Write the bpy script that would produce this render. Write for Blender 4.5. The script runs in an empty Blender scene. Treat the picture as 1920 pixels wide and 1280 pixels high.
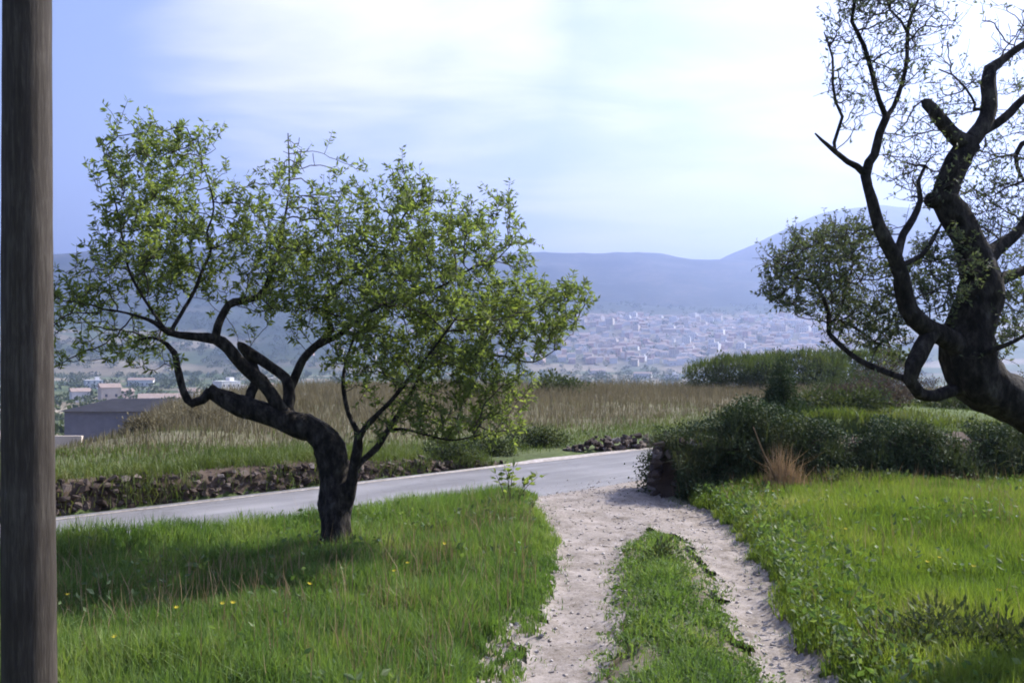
import bpy, bmesh, math, random
import numpy as np
from mathutils import Vector

random.seed(7)
RNG = np.random.default_rng(7)
SC = bpy.context.scene
COL = SC.collection
R = math.radians

# ------------------------------------------------------------------ camera, sky, sun, exposure
CAM_Z, F, HOR = 1.6, 1867.0, 664.0           # eye height, focal length and horizon row of the 1920 px photo
cam_d = bpy.data.cameras.new('camera')
cam = bpy.data.objects.new('camera', cam_d)
COL.objects.link(cam)
cam.location = (0, 0, CAM_Z)
cam.rotation_euler = (R(90), 0, 0)
cam_d.sensor_width = 36
cam_d.lens = 36 * F / 1920
cam_d.shift_y = (HOR - 640) / 1920
cam_d.clip_start, cam_d.clip_end = 0.05, 30000
SC.camera = cam

SUN_AZ, SUN_EL = 56.0, 40.0                   # azimuth to the right of the view direction, elevation
SUN = Vector((math.sin(R(SUN_AZ)) * math.cos(R(SUN_EL)), math.cos(R(SUN_AZ)) * math.cos(R(SUN_EL)), math.sin(R(SUN_EL))))
sun_d = bpy.data.lights.new('sun', 'SUN')
sun_d.energy = 4.8
sun_d.angle = R(0.5)
sun_d.color = (1.0, 0.95, 0.87)
sun = bpy.data.objects.new('sun', sun_d)
COL.objects.link(sun)
sun.rotation_euler = (-SUN).to_track_quat('-Z', 'Y').to_euler()
sun.location = SUN * 50

SC.view_settings.view_transform = 'Standard'
SC.view_settings.look = 'None'
SC.view_settings.gamma = 1
SC.view_settings.use_curve_mapping = False
SC.view_settings.exposure = 1.25
SC.cycles.use_denoising = True
SC.cycles.max_bounces = 6
SC.cycles.diffuse_bounces = 3
SC.cycles.transmission_bounces = 4
SC.cycles.volume_bounces = 1
SC.cycles.filter_width = 1.9


class NT:
    """small helper round a node tree"""
    def __init__(s, tree):
        s.t = tree; s.n = tree.nodes; s.l = tree.links
    def new(s, kind, **kw):
        nd = s.n.new(kind)
        for k, v in kw.items():
            if k.startswith('i_'):
                key = k[2:]
                nd.inputs[int(key) if key.isdigit() else key].default_value = v
            else:
                setattr(nd, k, v)
        return nd
    def link(s, a, b): s.l.new(a, b)
    def math(s, op, a, b=None, c=None, clamp=False):
        nd = s.n.new('ShaderNodeMath'); nd.operation = op; nd.use_clamp = clamp
        for i, v in enumerate((a, b, c)):
            if v is None: continue
            if isinstance(v, (int, float)): nd.inputs[i].default_value = v
            else: s.l.new(v, nd.inputs[i])
        return nd.outputs[0]
    def vmath(s, op, a, b=None):
        nd = s.n.new('ShaderNodeVectorMath'); nd.operation = op
        for i, v in enumerate((a, b)):
            if v is None: continue
            if isinstance(v, (tuple, list)): nd.inputs[i].default_value = v
            else: s.l.new(v, nd.inputs[i])
        return nd
    def mix(s, fac, a, b, blend='MIX'):
        nd = s.n.new('ShaderNodeMix'); nd.data_type = 'RGBA'; nd.blend_type = blend; nd.clamp_factor = True
        for i, v in ((0, fac), (6, a), (7, b)):
            if isinstance(v, (int, float)): nd.inputs[i].default_value = v
            elif isinstance(v, (tuple, list)): nd.inputs[i].default_value = (*v[:3], 1)
            else: s.l.new(v, nd.inputs[i])
        return nd.outputs[2]
    def noise(s, scale, detail=4, rough=0.6, vec=None, dist=0.0):
        nd = s.new('ShaderNodeTexNoise')
        nd.inputs['Scale'].default_value = scale; nd.inputs['Detail'].default_value = detail
        nd.inputs['Roughness'].default_value = rough; nd.inputs['Distortion'].default_value = dist
        if vec is not None: s.l.new(vec, nd.inputs['Vector'])
        return nd
    def ramp(s, fac, stops):
        nd = s.n.new('ShaderNodeValToRGB')
        el = nd.color_ramp.elements
        while len(el) < len(stops): el.new(0.5)
        for e, (p, c) in zip(el, stops):
            e.position = p; e.color = (*c[:3], 1) if isinstance(c, (tuple, list)) else (c, c, c, 1)
        s.l.new(fac, nd.inputs[0])
        return nd.outputs[0]
    def mapr(s, v, a, b, c=0.0, d=1.0, smooth=False):
        nd = s.n.new('ShaderNodeMapRange'); nd.clamp = True
        if smooth: nd.interpolation_type = 'SMOOTHSTEP'
        s.l.new(v, nd.inputs[0])
        for i, q in enumerate((a, b, c, d)): nd.inputs[i + 1].default_value = q
        return nd.outputs[0]


# world: physical sky with thin cirrus, a broad veil of cloud upwards of centre, milky air towards the sun
world = bpy.data.worlds.new('World'); SC.world = world; world.use_nodes = True
w = NT(world.node_tree); w.n.clear()
w_out = w.new('ShaderNodeOutputWorld'); w_bg = w.new('ShaderNodeBackground')
sky = w.new('ShaderNodeTexSky'); sky.sky_type = 'NISHITA'; sky.sun_disc = False
sky.sun_elevation = R(SUN_EL); sky.sun_rotation = R(SUN_AZ)
sky.altitude = 0; sky.air_density = 1.0; sky.dust_density = 1.6; sky.ozone_density = 3.0
tc = w.new('ShaderNodeTexCoord')
dirv = tc.outputs['Generated']
sep = w.new('ShaderNodeSeparateXYZ'); w.link(dirv, sep.inputs[0])
zz = w.math('ADD', w.math('MAXIMUM', sep.outputs[2], 0.0), 0.12)
comb = w.new('ShaderNodeCombineXYZ')
w.link(w.math('DIVIDE', sep.outputs[0], zz), comb.inputs[0])
w.link(w.math('DIVIDE', sep.outputs[1], zz), comb.inputs[1])
mapn = w.new('ShaderNodeMapping'); w.link(comb.outputs[0], mapn.inputs[0])
mapn.inputs['Rotation'].default_value = (0, 0, R(24)); mapn.inputs['Scale'].default_value = (0.7, 1.25, 1)
cn = w.noise(1.5, 7, 0.56, mapn.outputs[0], 0.35)
cn2 = w.noise(0.45, 3, 0.5, mapn.outputs[0], 0.2)
def lobe(px, py, wid):
    d = Vector(((px - 960) / F, 1, (HOR - py) / F)).normalized()
    dt = w.vmath('DOT_PRODUCT', dirv, tuple(d)).outputs[1]
    return w.mapr(dt, math.cos(wid), 1.0, 0, 1, True)
cloud = w.math('ADD', w.math('MULTIPLY', cn.outputs[0], 0.9), w.math('MULTIPLY', cn2.outputs[0], 0.5))
bank = w.math('MAXIMUM', w.math('MAXIMUM', lobe(590, 60, R(12)), w.math('MULTIPLY', lobe(880, 170, R(9)), 0.8)), w.math('MULTIPLY', lobe(1330, 330, R(14)), 0.95))
cloud = w.math('ADD', cloud, w.math('MULTIPLY', bank, 0.29))
cmask = w.mapr(cloud, 0.74, 1.10, 0, 1, True)
sdot = w.vmath('DOT_PRODUCT', dirv, tuple(SUN)).outputs[1]
veil = w.mapr(sdot, 0.35, 1.0, 0.0, 0.75, True)
low = w.mapr(sep.outputs[2], 0.0, 0.30, 0.45, 0.0, True)
veil = w.math('ADD', w.math('ADD', veil, 0.16), w.math('MULTIPLY', low, w.mapr(sdot, 0.1, 0.7, 0.6, 1.0)), None, True)
skyc = w.mix(1.0, sky.outputs[0], (0.90, 0.88, 1.12), 'MULTIPLY')
SKY_WHITE = (5.6, 5.75, 6.9)
skyc = w.mix(w.math('MULTIPLY', veil, 0.85), skyc, SKY_WHITE)
skyc = w.mix(w.math('MULTIPLY', w.math('MULTIPLY', cmask, 0.95), w.mapr(sdot, 0.0, 0.5, 0.12, 1.0)), skyc, (7.4, 7.25, 7.5))
w.link(skyc, w_bg.inputs[0]); w_bg.inputs[1].default_value = 0.085
w.link(w_bg.outputs[0], w_out.inputs[0])


# ------------------------------------------------------------------ numeric helpers
def ss(a, b, v):
    t = np.clip((np.asarray(v, float) - a) / (b - a), 0, 1)
    return t * t * (3 - 2 * t)

_perm = np.random.default_rng(3).random((256, 256))
def vnoise(x, y):
    xi = np.floor(x).astype(int); yi = np.floor(y).astype(int)
    fx = x - xi; fy = y - yi
    fx = fx * fx * (3 - 2 * fx); fy = fy * fy * (3 - 2 * fy)
    g = lambda i, j: _perm[i & 255, j & 255]
    return (g(xi, yi) * (1 - fx) + g(xi + 1, yi) * fx) * (1 - fy) + (g(xi, yi + 1) * (1 - fx) + g(xi + 1, yi + 1) * fx) * fy
def fbm(x, y, o=4):
    s = 0; a = 0.5; x = np.asarray(x, float); y = np.asarray(y, float)
    for k in range(o):
        s = s + a * vnoise(x * 2 ** k + 17.3 * k, y * 2 ** k + 9.1 * k); a *= 0.5
    return s / (1 - 0.5 ** o)                  # 0..1

def at(px, py, D):                             # point at depth D seen at a photo pixel
    return np.array(((px - 960) / F * D, D, CAM_Z + (HOR - py) / F * D))
def onground(px, py, z=0.0):
    D = (CAM_Z - z) * F / (py - HOR)
    return ((px - 960) / F * D, D)

# ------------------------------------------------------------------ lie of the land
P0 = np.array((-4.75, 10.44)); T = np.array((0.683, 0.730)); N = np.array((-0.730, 0.683))
ROAD_W = 2.75
def road_su(x, y):
    return (x - P0[0]) * N[0] + (y - P0[1]) * N[1], (x - P0[0]) * T[0] + (y - P0[1]) * T[1]
def wall_h(u):
    return np.interp(u, (-3, 0, 3.3, 5.0, 6.4, 7.4), (0.36, 0.34, 0.31, 0.2, 0.10, 0.05))

def poly(pts):
    return np.array([onground(*p) for p in pts])
LEFT_RUT = poly([(1005, 935), (1030, 985), (1042, 1040), (1046, 1085), (1028, 1125), (1000, 1175), (985, 1225), (962, 1300), (935, 1400),
                 (1120, 1400), (1128, 1290), (1140, 1230), (1152, 1180), (1154, 1130), (1158, 1060), (1172, 1020), (1215, 990), (1230, 975), (1150, 945)])
RIGHT_RUT = poly([(1230, 975), (1225, 992), (1290, 1012), (1322, 1060), (1352, 1120), (1387, 1180), (1424, 1240), (1456, 1300), (1510, 1400),
                  (1620, 1400), (1560, 1290), (1492, 1190), (1452, 1130), (1425, 1070), (1410, 1030), (1372, 990), (1350, 965), (1300, 950)])
APRON = poly([(965, 903), (1000, 925), (1020, 955), (1060, 1000), (1200, 985), (1285, 1004), (1360, 985), (1340, 955), (1290, 940), (1235, 930), (1222, 915), (1262, 885)])
BARE = poly([(905, 1210), (935, 1180), (985, 1160), (1000, 1185), (975, 1250), (955, 1320), (900, 1320)])
STRIP = poly([(1228, 1000), (1176, 1030), (1162, 1075), (1158, 1140), (1154, 1200), (1140, 1290), (1130, 1420), (1500, 1420), (1425, 1290), (1386, 1210), (1354, 1150), (1324, 1095), (1300, 1050), (1275, 1015)])
def sdf(P, x, y):
    x = np.asarray(x, float); y = np.asarray(y, float)
    d = np.full(x.shape, 1e9); ins = np.zeros(x.shape, bool)
    for i in range(len(P)):
        a = P[i]; b = P[(i + 1) % len(P)]; e = b - a
        t = np.clip(((x - a[0]) * e[0] + (y - a[1]) * e[1]) / (e @ e + 1e-12), 0, 1)
        d = np.minimum(d, np.hypot(x - a[0] - t * e[0], y - a[1] - t * e[1]))
        if abs(e[1]) > 1e-9:
            c = ((a[1] > y) != (b[1] > y)) & (x < (y - a[1]) / e[1] * e[0] + a[0])
            ins ^= c
    return np.where(ins, -d, d)
def track_d(x, y):                             # signed distance to the bare track, roughened
    x = np.asarray(x, float); y = np.asarray(y, float)
    out = np.full(x.shape, 9.0)
    m = (x > -1.5) & (x < 4.5) & (y > 2.5) & (y < 15)
    if m.any():
        xm, ym = x[m], y[m]
        d = np.minimum(np.minimum(sdf(LEFT_RUT, xm, ym), sdf(RIGHT_RUT, xm, ym)), sdf(APRON, xm, ym))
        d = d + (fbm(xm * 5, ym * 5, 3) - 0.5) * 0.22 + (fbm(xm * 21, ym * 21, 2) - 0.5) * 0.09
        b = sdf(BARE, xm, ym) + (fbm(xm * 7 + 40, ym * 7, 3) - 0.35) * 0.5
        out[m] = np.minimum(d, b)
    return out

BANK_Y, BANK_X = 11.55, 1.75                   # front line and near corner of the overgrown terrace wall
def hgt(x, y, sink=False):
    x = np.asarray(x, float); y = np.asarray(y, float)
    s, u = road_su(x, y)
    r = np.hypot(x, y); a = x / np.maximum(y, 0.3)
    near = (fbm(x * 0.6 + 5, y * 0.6, 3) - 0.5) * 0.12 + (fbm(x * 2.2, y * 2.2, 2) - 0.5) * 0.04
    near = near + 0.12 * ss(1.9, 4.0, x) * ss(6, 9, y)
    near = near + np.interp(u, (-2, -1, 2, 4), (0.16, 0.13, 0.03, 0.0)) * ss(-3.75, -3.1, s)
    td = track_d(x, y)
    near = near - 0.035 * ss(0.06, -0.1, td)
    z = near * (1 - ss(-ROAD_W - 0.3, -ROAD_W, s)) - 0.1 * ss(-ROAD_W - 0.4, -ROAD_W, s)
    field = wall_h(u) - 0.02 + 0.25 * (fbm(x * 0.25, y * 0.25, 3) - 0.5) * ss(0.5, 5, s)
    z = z + ss(0.05, 0.3, s) * field
    terr = ss(BANK_Y, BANK_Y + 0.25, y) * ss(0.02, 0.3, (x - BANK_X - 0.15) * 0.73 - (y - BANK_Y) * 0.683)
    z = z + terr * (0.62 + 0.3 * (fbm(x * 0.5, y * 0.5, 3) - 0.5) + 0.022 * np.clip(y - BANK_Y, 0, 30))
    z = z - 0.28 * ss(-0.33, -0.43, a) * ss(3, 7, s) * ss(0, 3, y)
    Dd = np.interp(a, (-0.50, -0.455, -0.40, -0.36, -0.29, -0.2), (15.5, 16.5, 21, 27, 40, 47))
    d = np.maximum(r - Dd, 0)
    z = z * (1 - ss(45, 110, r)) - 25 * (1 - np.exp(-0.13 * d / 25 * ss(0, 12, d)))
    z = z + (fbm(x * 0.01, y * 0.01, 3) - 0.5) * 6 * ss(150, 500, r)
    z = z + np.clip((r - 1430) * 0.137, 0, 150) + (fbm(x * 0.004, y * 0.004, 3) - 0.5) * 30 * ss(1400, 2000, r)
    if sink:                                   # the base sheet runs a little under the track and road sheets
        z = z - 0.06 * ss(0.14, 0.02, td) - 0.07 * ss(-ROAD_W - 0.12, -ROAD_W + 0.1, s) * ss(0.14, -0.02, s)
    return z

# ------------------------------------------------------------------ object helpers
def tag(o, label=None, cat=None, group=None, kind=None):
    if label: o['label'] = label
    if cat: o['category'] = cat
    if group: o['group'] = group
    if kind: o['kind'] = kind
    return o
def empty(name, loc, label, cat, group=None):
    o = bpy.data.objects.new(name, None); COL.objects.link(o)
    o.location = loc; o.empty_display_size = 0.2
    return tag(o, label, cat, group)
def link(name, me, mat=None, parent=None, kind=None, origin=None):
    o = bpy.data.objects.new(name, me); COL.objects.link(o)
    if mat is not None and not me.materials: me.materials.append(mat)
    if parent is not None: o.parent = parent
    if kind: o['kind'] = kind
    return o
def mesh_np(name, V, tris, mat, parent=None, kind=None, rnd=None, smooth=False, quads=None, colour=None):
    """one mesh object from arrays; vertices are in world space and moved into the parent's space"""
    V = np.asarray(V, float)
    if parent is not None: V = V - np.array(parent.location)
    me = bpy.data.meshes.new(name)
    polys = []
    nt = 0 if tris is None else len(tris); nq = 0 if quads is None else len(quads)
    me.vertices.add(len(V)); me.vertices.foreach_set('co', V.astype(np.float32).ravel())
    idx = []
    if nt: idx.append(np.asarray(tris).ravel())
    if nq: idx.append(np.asarray(quads).ravel())
    idx = np.concatenate(idx).astype(np.int32)
    me.loops.add(len(idx)); me.loops.foreach_set('vertex_index', idx)
    me.polygons.add(nt + nq)
    st = np.concatenate((np.arange(nt) * 3, nt * 3 + np.arange(nq) * 4)).astype(np.int32)
    me.polygons.foreach_set('loop_start', st)
    me.polygons.foreach_set('use_smooth', np.full(nt + nq, smooth))
    if rnd is not None:
        at_ = me.attributes.new('rnd', 'FLOAT', 'POINT'); at_.data.foreach_set('value', np.asarray(rnd, np.float32))
    if colour is not None:
        at_ = me.attributes.new('cover', 'FLOAT_COLOR', 'POINT')
        at_.data.foreach_set('color', np.column_stack((colour, np.ones(len(colour)))).astype(np.float32).ravel())
    me.update(calc_edges=True)
    return link(name, me, mat, parent, kind)

def new_mat(name):
    m = bpy.data.materials.new(name); m.use_nodes = True
    nt = NT(m.node_tree); nt.n.clear()
    out = nt.new('ShaderNodeOutputMaterial')
    return m, nt, out
def leaf_mat(name, stops, trans=0.5, noise_scale=0.9, rough=0.45, tint=(1.25, 1.3, 0.5), patch=0.35):
    m, nt, out = new_mat(name)
    att = nt.new('ShaderNodeAttribute', attribute_name='rnd')
    geo = nt.new('ShaderNodeNewGeometry')
    nz = nt.noise(noise_scale, 4, 0.6, geo.outputs['Position'])
    f = nt.math('ADD', nt.math('MULTIPLY', att.outputs['Fac'], 1 - patch), nt.math('MULTIPLY', nt.mapr(nz.outputs[0], 0.3, 0.7), patch))
    colr = nt.ramp(f, stops)
    p = nt.new('ShaderNodeBsdfPrincipled'); nt.link(colr, p.inputs['Base Color'])
    p.inputs['Roughness'].default_value = rough + 0.15; p.inputs['Specular IOR Level'].default_value = 0.18
    t = nt.new('ShaderNodeBsdfTranslucent'); nt.link(nt.mix(1.0, colr, tint, 'MULTIPLY'), t.inputs[0])
    mx = nt.new('ShaderNodeMixShader'); mx.inputs[0].default_value = trans
    nt.link(p.outputs[0], mx.inputs[1]); nt.link(t.outputs[0], mx.inputs[2]); nt.link(mx.outputs[0], out.inputs[0])
    return m
def rough_mat(name, stops, scale=6, detail=6, rough=0.9, bump=0.4, bdist=0.02, coords='pos', stretch=(1, 1, 1), spec=0.2, objrand=0.0):
    m, nt, out = new_mat(name)
    if coords == 'pos': v = nt.new('ShaderNodeNewGeometry').outputs['Position']
    else: v = nt.new('ShaderNodeTexCoord').outputs['Object']
    mp = nt.new('ShaderNodeMapping'); nt.link(v, mp.inputs[0]); mp.inputs['Scale'].default_value = stretch
    nz = nt.noise(scale, detail, 0.65, mp.outputs[0])
    f = nz.outputs[0]
    if objrand:
        oi = nt.new('ShaderNodeObjectInfo')
        f = nt.math('ADD', nt.math('MULTIPLY', f, 1 - objrand), nt.math('MULTIPLY', oi.outputs['Random'], objrand))
    colr = nt.ramp(f, stops)
    p = nt.new('ShaderNodeBsdfPrincipled'); nt.link(colr, p.inputs['Base Color'])
    p.inputs['Roughness'].default_value = rough; p.inputs['Specular IOR Level'].default_value = spec
    b = nt.new('ShaderNodeBump'); b.inputs['Strength'].default_value = bump; b.inputs['Distance'].default_value = bdist
    nt.link(nz.outputs[0], b.inputs['Height']); nt.link(b.outputs[0], p.inputs['Normal'])
    nt.link(p.outputs[0], out.inputs[0])
    return m

# ------------------------------------------------------------------ materials
M = {}
M['almond_leaf'] = leaf_mat('almond_leaf', [(0.1, (0.075, 0.10, 0.05)), (0.5, (0.14, 0.175, 0.068)), (0.9, (0.23, 0.26, 0.105))], 0.54, 1.6, tint=(1.4, 1.5, 0.6))
M['pale_leaf'] = leaf_mat('pale_leaf', [(0.1, (0.06, 0.075, 0.05)), (0.5, (0.105, 0.125, 0.075)), (0.9, (0.17, 0.19, 0.10))], 0.36, 1.6, tint=(1.25, 1.35, 0.7))
M['grass'] = leaf_mat('grass', [(0.0, (0.045, 0.08, 0.03)), (0.35, (0.10, 0.162, 0.048)), (0.7, (0.168, 0.222, 0.068)), (1.0, (0.33, 0.31, 0.17))], 0.42, 1.6, 0.45, (1.22, 1.36, 0.55), 0.5)
M['bright_grass'] = leaf_mat('bright_grass', [(0.0, (0.05, 0.084, 0.028)), (0.35, (0.115, 0.172, 0.038)), (0.7, (0.178, 0.225, 0.054)), (1.0, (0.32, 0.29, 0.16))], 0.42, 1.4, 0.45, (1.26, 1.36, 0.48), 0.5)
M['clover'] = leaf_mat('clover', [(0.0, (0.05, 0.085, 0.033)), (0.5, (0.10, 0.148, 0.055)), (1.0, (0.22, 0.25, 0.13))], 0.35, 1.5, 0.45, (1.2, 1.4, 0.5))
M['field_grass'] = leaf_mat('field_grass', [(0.0, (0.045, 0.065, 0.028)), (0.45, (0.085, 0.115, 0.036)), (0.7, (0.12, 0.14, 0.045)), (1.0, (0.17, 0.145, 0.085))], 0.32, 0.6, 0.5, (1.2, 1.3, 0.5), 0.6)
M['dry_grass'] = leaf_mat('dry_grass', [(0.0, (0.085, 0.075, 0.045)), (0.45, (0.155, 0.138, 0.085)), (0.75, (0.215, 0.19, 0.12)), (1.0, (0.16, 0.17, 0.075))], 0.25, 0.25, 0.7, (1.1, 1.0, 0.8), 0.4)
M['brown_scrub'] = leaf_mat('brown_scrub', [(0.0, (0.045, 0.036, 0.032)), (0.5, (0.085, 0.07, 0.058)), (0.85, (0.12, 0.10, 0.075)), (1.0, (0.10, 0.11, 0.05))], 0.2, 0.8, 0.6, (1.1, 1.0, 0.8))
M['straw'] = leaf_mat('straw', [(0.0, (0.16, 0.11, 0.065)), (0.6, (0.28, 0.2, 0.12)), (1.0, (0.36, 0.28, 0.18))], 0.25, 2, 0.7, (1.1, 1.0, 0.8))
M['ivy'] = leaf_mat('ivy', [(0.0, (0.025, 0.04, 0.022)), (0.45, (0.048, 0.072, 0.033)), (0.75, (0.075, 0.095, 0.042)), (1.0, (0.09, 0.085, 0.055))], 0.1, 1.2, 0.6, (1.2, 1.4, 0.5))
M['scrub'] = leaf_mat('scrub', [(0.0, (0.03, 0.044, 0.024)), (0.5, (0.06, 0.08, 0.035)), (0.8, (0.095, 0.105, 0.05)), (1.0, (0.14, 0.12, 0.075))], 0.25, 1.1, 0.5, (1.2, 1.2, 0.6), 0.5)
M['olive_scrub'] = leaf_mat('olive_scrub', [(0.0, (0.035, 0.05, 0.03)), (0.5, (0.065, 0.085, 0.04)), (1.0, (0.12, 0.13, 0.06))], 0.25, 0.5, 0.6, (1.2, 1.3, 0.6))
M['bark'] = rough_mat('bark', [(0.32, (0.008, 0.007, 0.006)), (0.47, (0.026, 0.022, 0.019)), (0.58, (0.055, 0.047, 0.04)), (0.72, (0.105, 0.095, 0.08))], 22, 9, 0.95, 1.0, 0.04, 'obj', (1, 1, 0.45))
M['twig'] = rough_mat('twig', [(0.3, (0.03, 0.025, 0.024)), (0.7, (0.07, 0.058, 0.053))], 30, 3, 0.85, 0.2, 0.004, 'obj')
M['stone'] = rough_mat('stone', [(0.15, (0.04, 0.028, 0.023)), (0.45, (0.07, 0.052, 0.043)), (0.72, (0.115, 0.09, 0.076)), (0.95, (0.30, 0.27, 0.25))], 9, 6, 0.92, 0.6, 0.015, 'obj', objrand=0.6)
M['earth'] = rough_mat('earth', [(0.25, (0.04, 0.028, 0.022)), (0.5, (0.075, 0.054, 0.042)), (0.8, (0.13, 0.10, 0.08))], 7, 8, 0.95, 0.9, 0.03)
M['gravel'] = rough_mat('gravel', [(0.25, (0.16, 0.135, 0.115)), (0.5, (0.31, 0.275, 0.25)), (0.75, (0.50, 0.46, 0.43))], 14, 3, 0.9, 0.3, 0.004, objrand=0.0)
M['white_wall'] = rough_mat('white_wall', [(0.3, (0.62, 0.6, 0.58)), (0.7, (0.82, 0.8, 0.78))], 0.3, 3, 0.8, 0.0)
M['cream_wall'] = rough_mat('cream_wall', [(0.3, (0.5, 0.42, 0.34)), (0.7, (0.66, 0.58, 0.5))], 0.3, 3, 0.8, 0.0)
M['pink_wall'] = rough_mat('pink_wall', [(0.3, (0.5, 0.34, 0.3)), (0.7, (0.62, 0.45, 0.4))], 0.3, 3, 0.8, 0.0)
M['grey_wall'] = rough_mat('grey_wall', [(0.3, (0.16, 0.16, 0.19)), (0.7, (0.22, 0.22, 0.25))], 1.5, 6, 0.85, 0.1)
M['tile_roof'] = rough_mat('tile_roof', [(0.3, (0.24, 0.18, 0.155)), (0.7, (0.33, 0.26, 0.23))], 0.6, 4, 0.85, 0.1)
M['dark_roof'] = rough_mat('dark_roof', [(0.3, (0.016, 0.017, 0.024)), (0.7, (0.032, 0.033, 0.045))], 1.2, 4, 0.95, 0.1)
M['window_dark'] = rough_mat('window_dark', [(0.3, (0.03, 0.035, 0.045)), (0.7, (0.06, 0.065, 0.08))], 0.5, 2, 0.3, 0.0, spec=0.5)
M['petal'] = leaf_mat('petal', [(0.0, (0.6, 0.45, 0.03)), (1.0, (0.75, 0.6, 0.06))], 0.3, 3, 0.6, (1, 1, 0.6))

# ground cover: colour of the land by zone, broken up by noise at several scales
def ground_mat():
    m, nt, out = new_mat('land')
    att = nt.new('ShaderNodeAttribute', attribute_name='cover')
    geo = nt.new('ShaderNodeNewGeometry'); pos = geo.outputs['Position']
    n1 = nt.noise(9, 6, 0.7, pos); n2 = nt.noise(0.35, 5, 0.6, pos); n3 = nt.noise(0.02, 6, 0.65, pos)
    v = nt.math('MULTIPLY', nt.mapr(n1.outputs[0], 0.25, 0.75, 0.6, 1.4), nt.mapr(n2.outputs[0], 0.3, 0.7, 0.75, 1.25))
    v = nt.math('MULTIPLY', v, nt.mapr(n3.outputs[0], 0.35, 0.65, 0.75, 1.25))
    c = nt.vmath('MULTIPLY', att.outputs['Color']); nt.link(v, c.inputs[1])
    p = nt.new('ShaderNodeBsdfPrincipled'); nt.link(c.outputs[0], p.inputs['Base Color'])
    p.inputs['Roughness'].default_value = 0.95; p.inputs['Specular IOR Level'].default_value = 0.1
    b = nt.new('ShaderNodeBump'); b.inputs['Strength'].default_value = 0.6; b.inputs['Distance'].default_value = 0.03
    nt.link(n1.outputs[0], b.inputs['Height']); nt.link(b.outputs[0], p.inputs['Normal'])
    nt.link(p.outputs[0], out.inputs[0]); return m
M['land'] = ground_mat()

def hill_mat():
    m, nt, out = new_mat('hill_scrub')
    pos = nt.new('ShaderNodeNewGeometry').outputs['Position']
    n1 = nt.noise(0.006, 8, 0.65, pos); n2 = nt.noise(0.05, 5, 0.7, pos)
    f = nt.math('ADD', nt.math('MULTIPLY', n1.outputs[0], 0.65), nt.math('MULTIPLY', n2.outputs[0], 0.35))
    c = nt.ramp(f, [(0.38, (0.014, 0.022, 0.014)), (0.5, (0.03, 0.04, 0.026)), (0.62, (0.10, 0.095, 0.075))])
    p = nt.new('ShaderNodeBsdfPrincipled'); nt.link(c, p.inputs['Base Color'])
    p.inputs['Roughness'].default_value = 0.95; p.inputs['Specular IOR Level'].default_value = 0.05
    nt.link(p.outputs[0], out.inputs[0]); return m
M['hill'] = hill_mat()

def road_mat():
    m, nt, out = new_mat('worn_asphalt')
    geo = nt.new('ShaderNodeNewGeometry'); pos = geo.outputs['Position']
    mp = nt.new('ShaderNodeMapping'); mp.vector_type = 'TEXTURE'; nt.link(pos, mp.inputs[0])
    mp.inputs['Rotation'].default_value = (0, 0, math.atan2(T[1], T[0])); mp.inputs['Scale'].default_value = (6, 0.55, 1)
    st = nt.noise(1.6, 5, 0.6, mp.outputs[0]); gr = nt.noise(60, 3, 0.7, pos); pt = nt.noise(0.8, 4, 0.6, pos)
    f = nt.math('ADD', nt.math('MULTIPLY', st.outputs[0], 0.45), nt.math('ADD', nt.math('MULTIPLY', gr.outputs[0], 0.2), nt.math('MULTIPLY', pt.outputs[0], 0.35)))
    vo = nt.new('ShaderNodeTexVoronoi', feature='DISTANCE_TO_EDGE'); vo.inputs['Scale'].default_value = 0.55; dv_ = nt.noise(3, 4, 0.7, pos)
    wob = nt.vmath('ADD', pos); nt.link(dv_.outputs['Color'], wob.inputs[1]); nt.link(wob.outputs[0], vo.inputs['Vector'])
    f = nt.math('SUBTRACT', f, nt.mapr(vo.outputs['Distance'], 0.0, 0.018, 0.09, 0.0))
    c = nt.ramp(f, [(0.36, (0.10, 0.096, 0.10)), (0.5, (0.155, 0.15, 0.155)), (0.63, (0.22, 0.212, 0.215))])
    p = nt.new('ShaderNodeBsdfPrincipled'); nt.link(c, p.inputs['Base Color'])
    p.inputs['Roughness'].default_value = 0.75; p.inputs['Specular IOR Level'].default_value = 0.3
    b = nt.new('ShaderNodeBump'); b.inputs['Strength'].default_value = 0.3; b.inputs['Distance'].default_value = 0.004
    nt.link(gr.outputs[0], b.inputs['Height']); nt.link(b.outputs[0], p.inputs['Normal'])
    nt.link(p.outputs[0], out.inputs[0]); return m
M['road'] = road_mat()

def track_mat():
    m, nt, out = new_mat('pale_dirt')
    pos = nt.new('ShaderNodeNewGeometry').outputs['Position']
    n1 = nt.noise(3.2, 6, 0.7, pos); n2 = nt.noise(28, 5, 0.75, pos); n3 = nt.noise(90, 2, 0.6, pos)
    f = nt.math('ADD', nt.math('MULTIPLY', n1.outputs[0], 0.45), nt.math('ADD', nt.math('MULTIPLY', n2.outputs[0], 0.35), nt.math('MULTIPLY', n3.outputs[0], 0.2)))
    c = nt.ramp(f, [(0.37, (0.085, 0.068, 0.052)), (0.45, (0.175, 0.148, 0.125)), (0.54, (0.26, 0.226, 0.202)), (0.68, (0.37, 0.332, 0.305))])
    p = nt.new('ShaderNodeBsdfPrincipled'); nt.link(c, p.inputs['Base Color'])
    p.inputs['Roughness'].default_value = 0.92; p.inputs['Specular IOR Level'].default_value = 0.15
    b = nt.new('ShaderNodeBump'); b.inputs['Strength'].default_value = 0.6; b.inputs['Distance'].default_value = 0.010
    nt.link(f, b.inputs['Height']); nt.link(b.outputs[0], p.inputs['Normal'])
    nt.link(p.outputs[0], out.inputs[0]); return m
M['track'] = track_mat()

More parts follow.
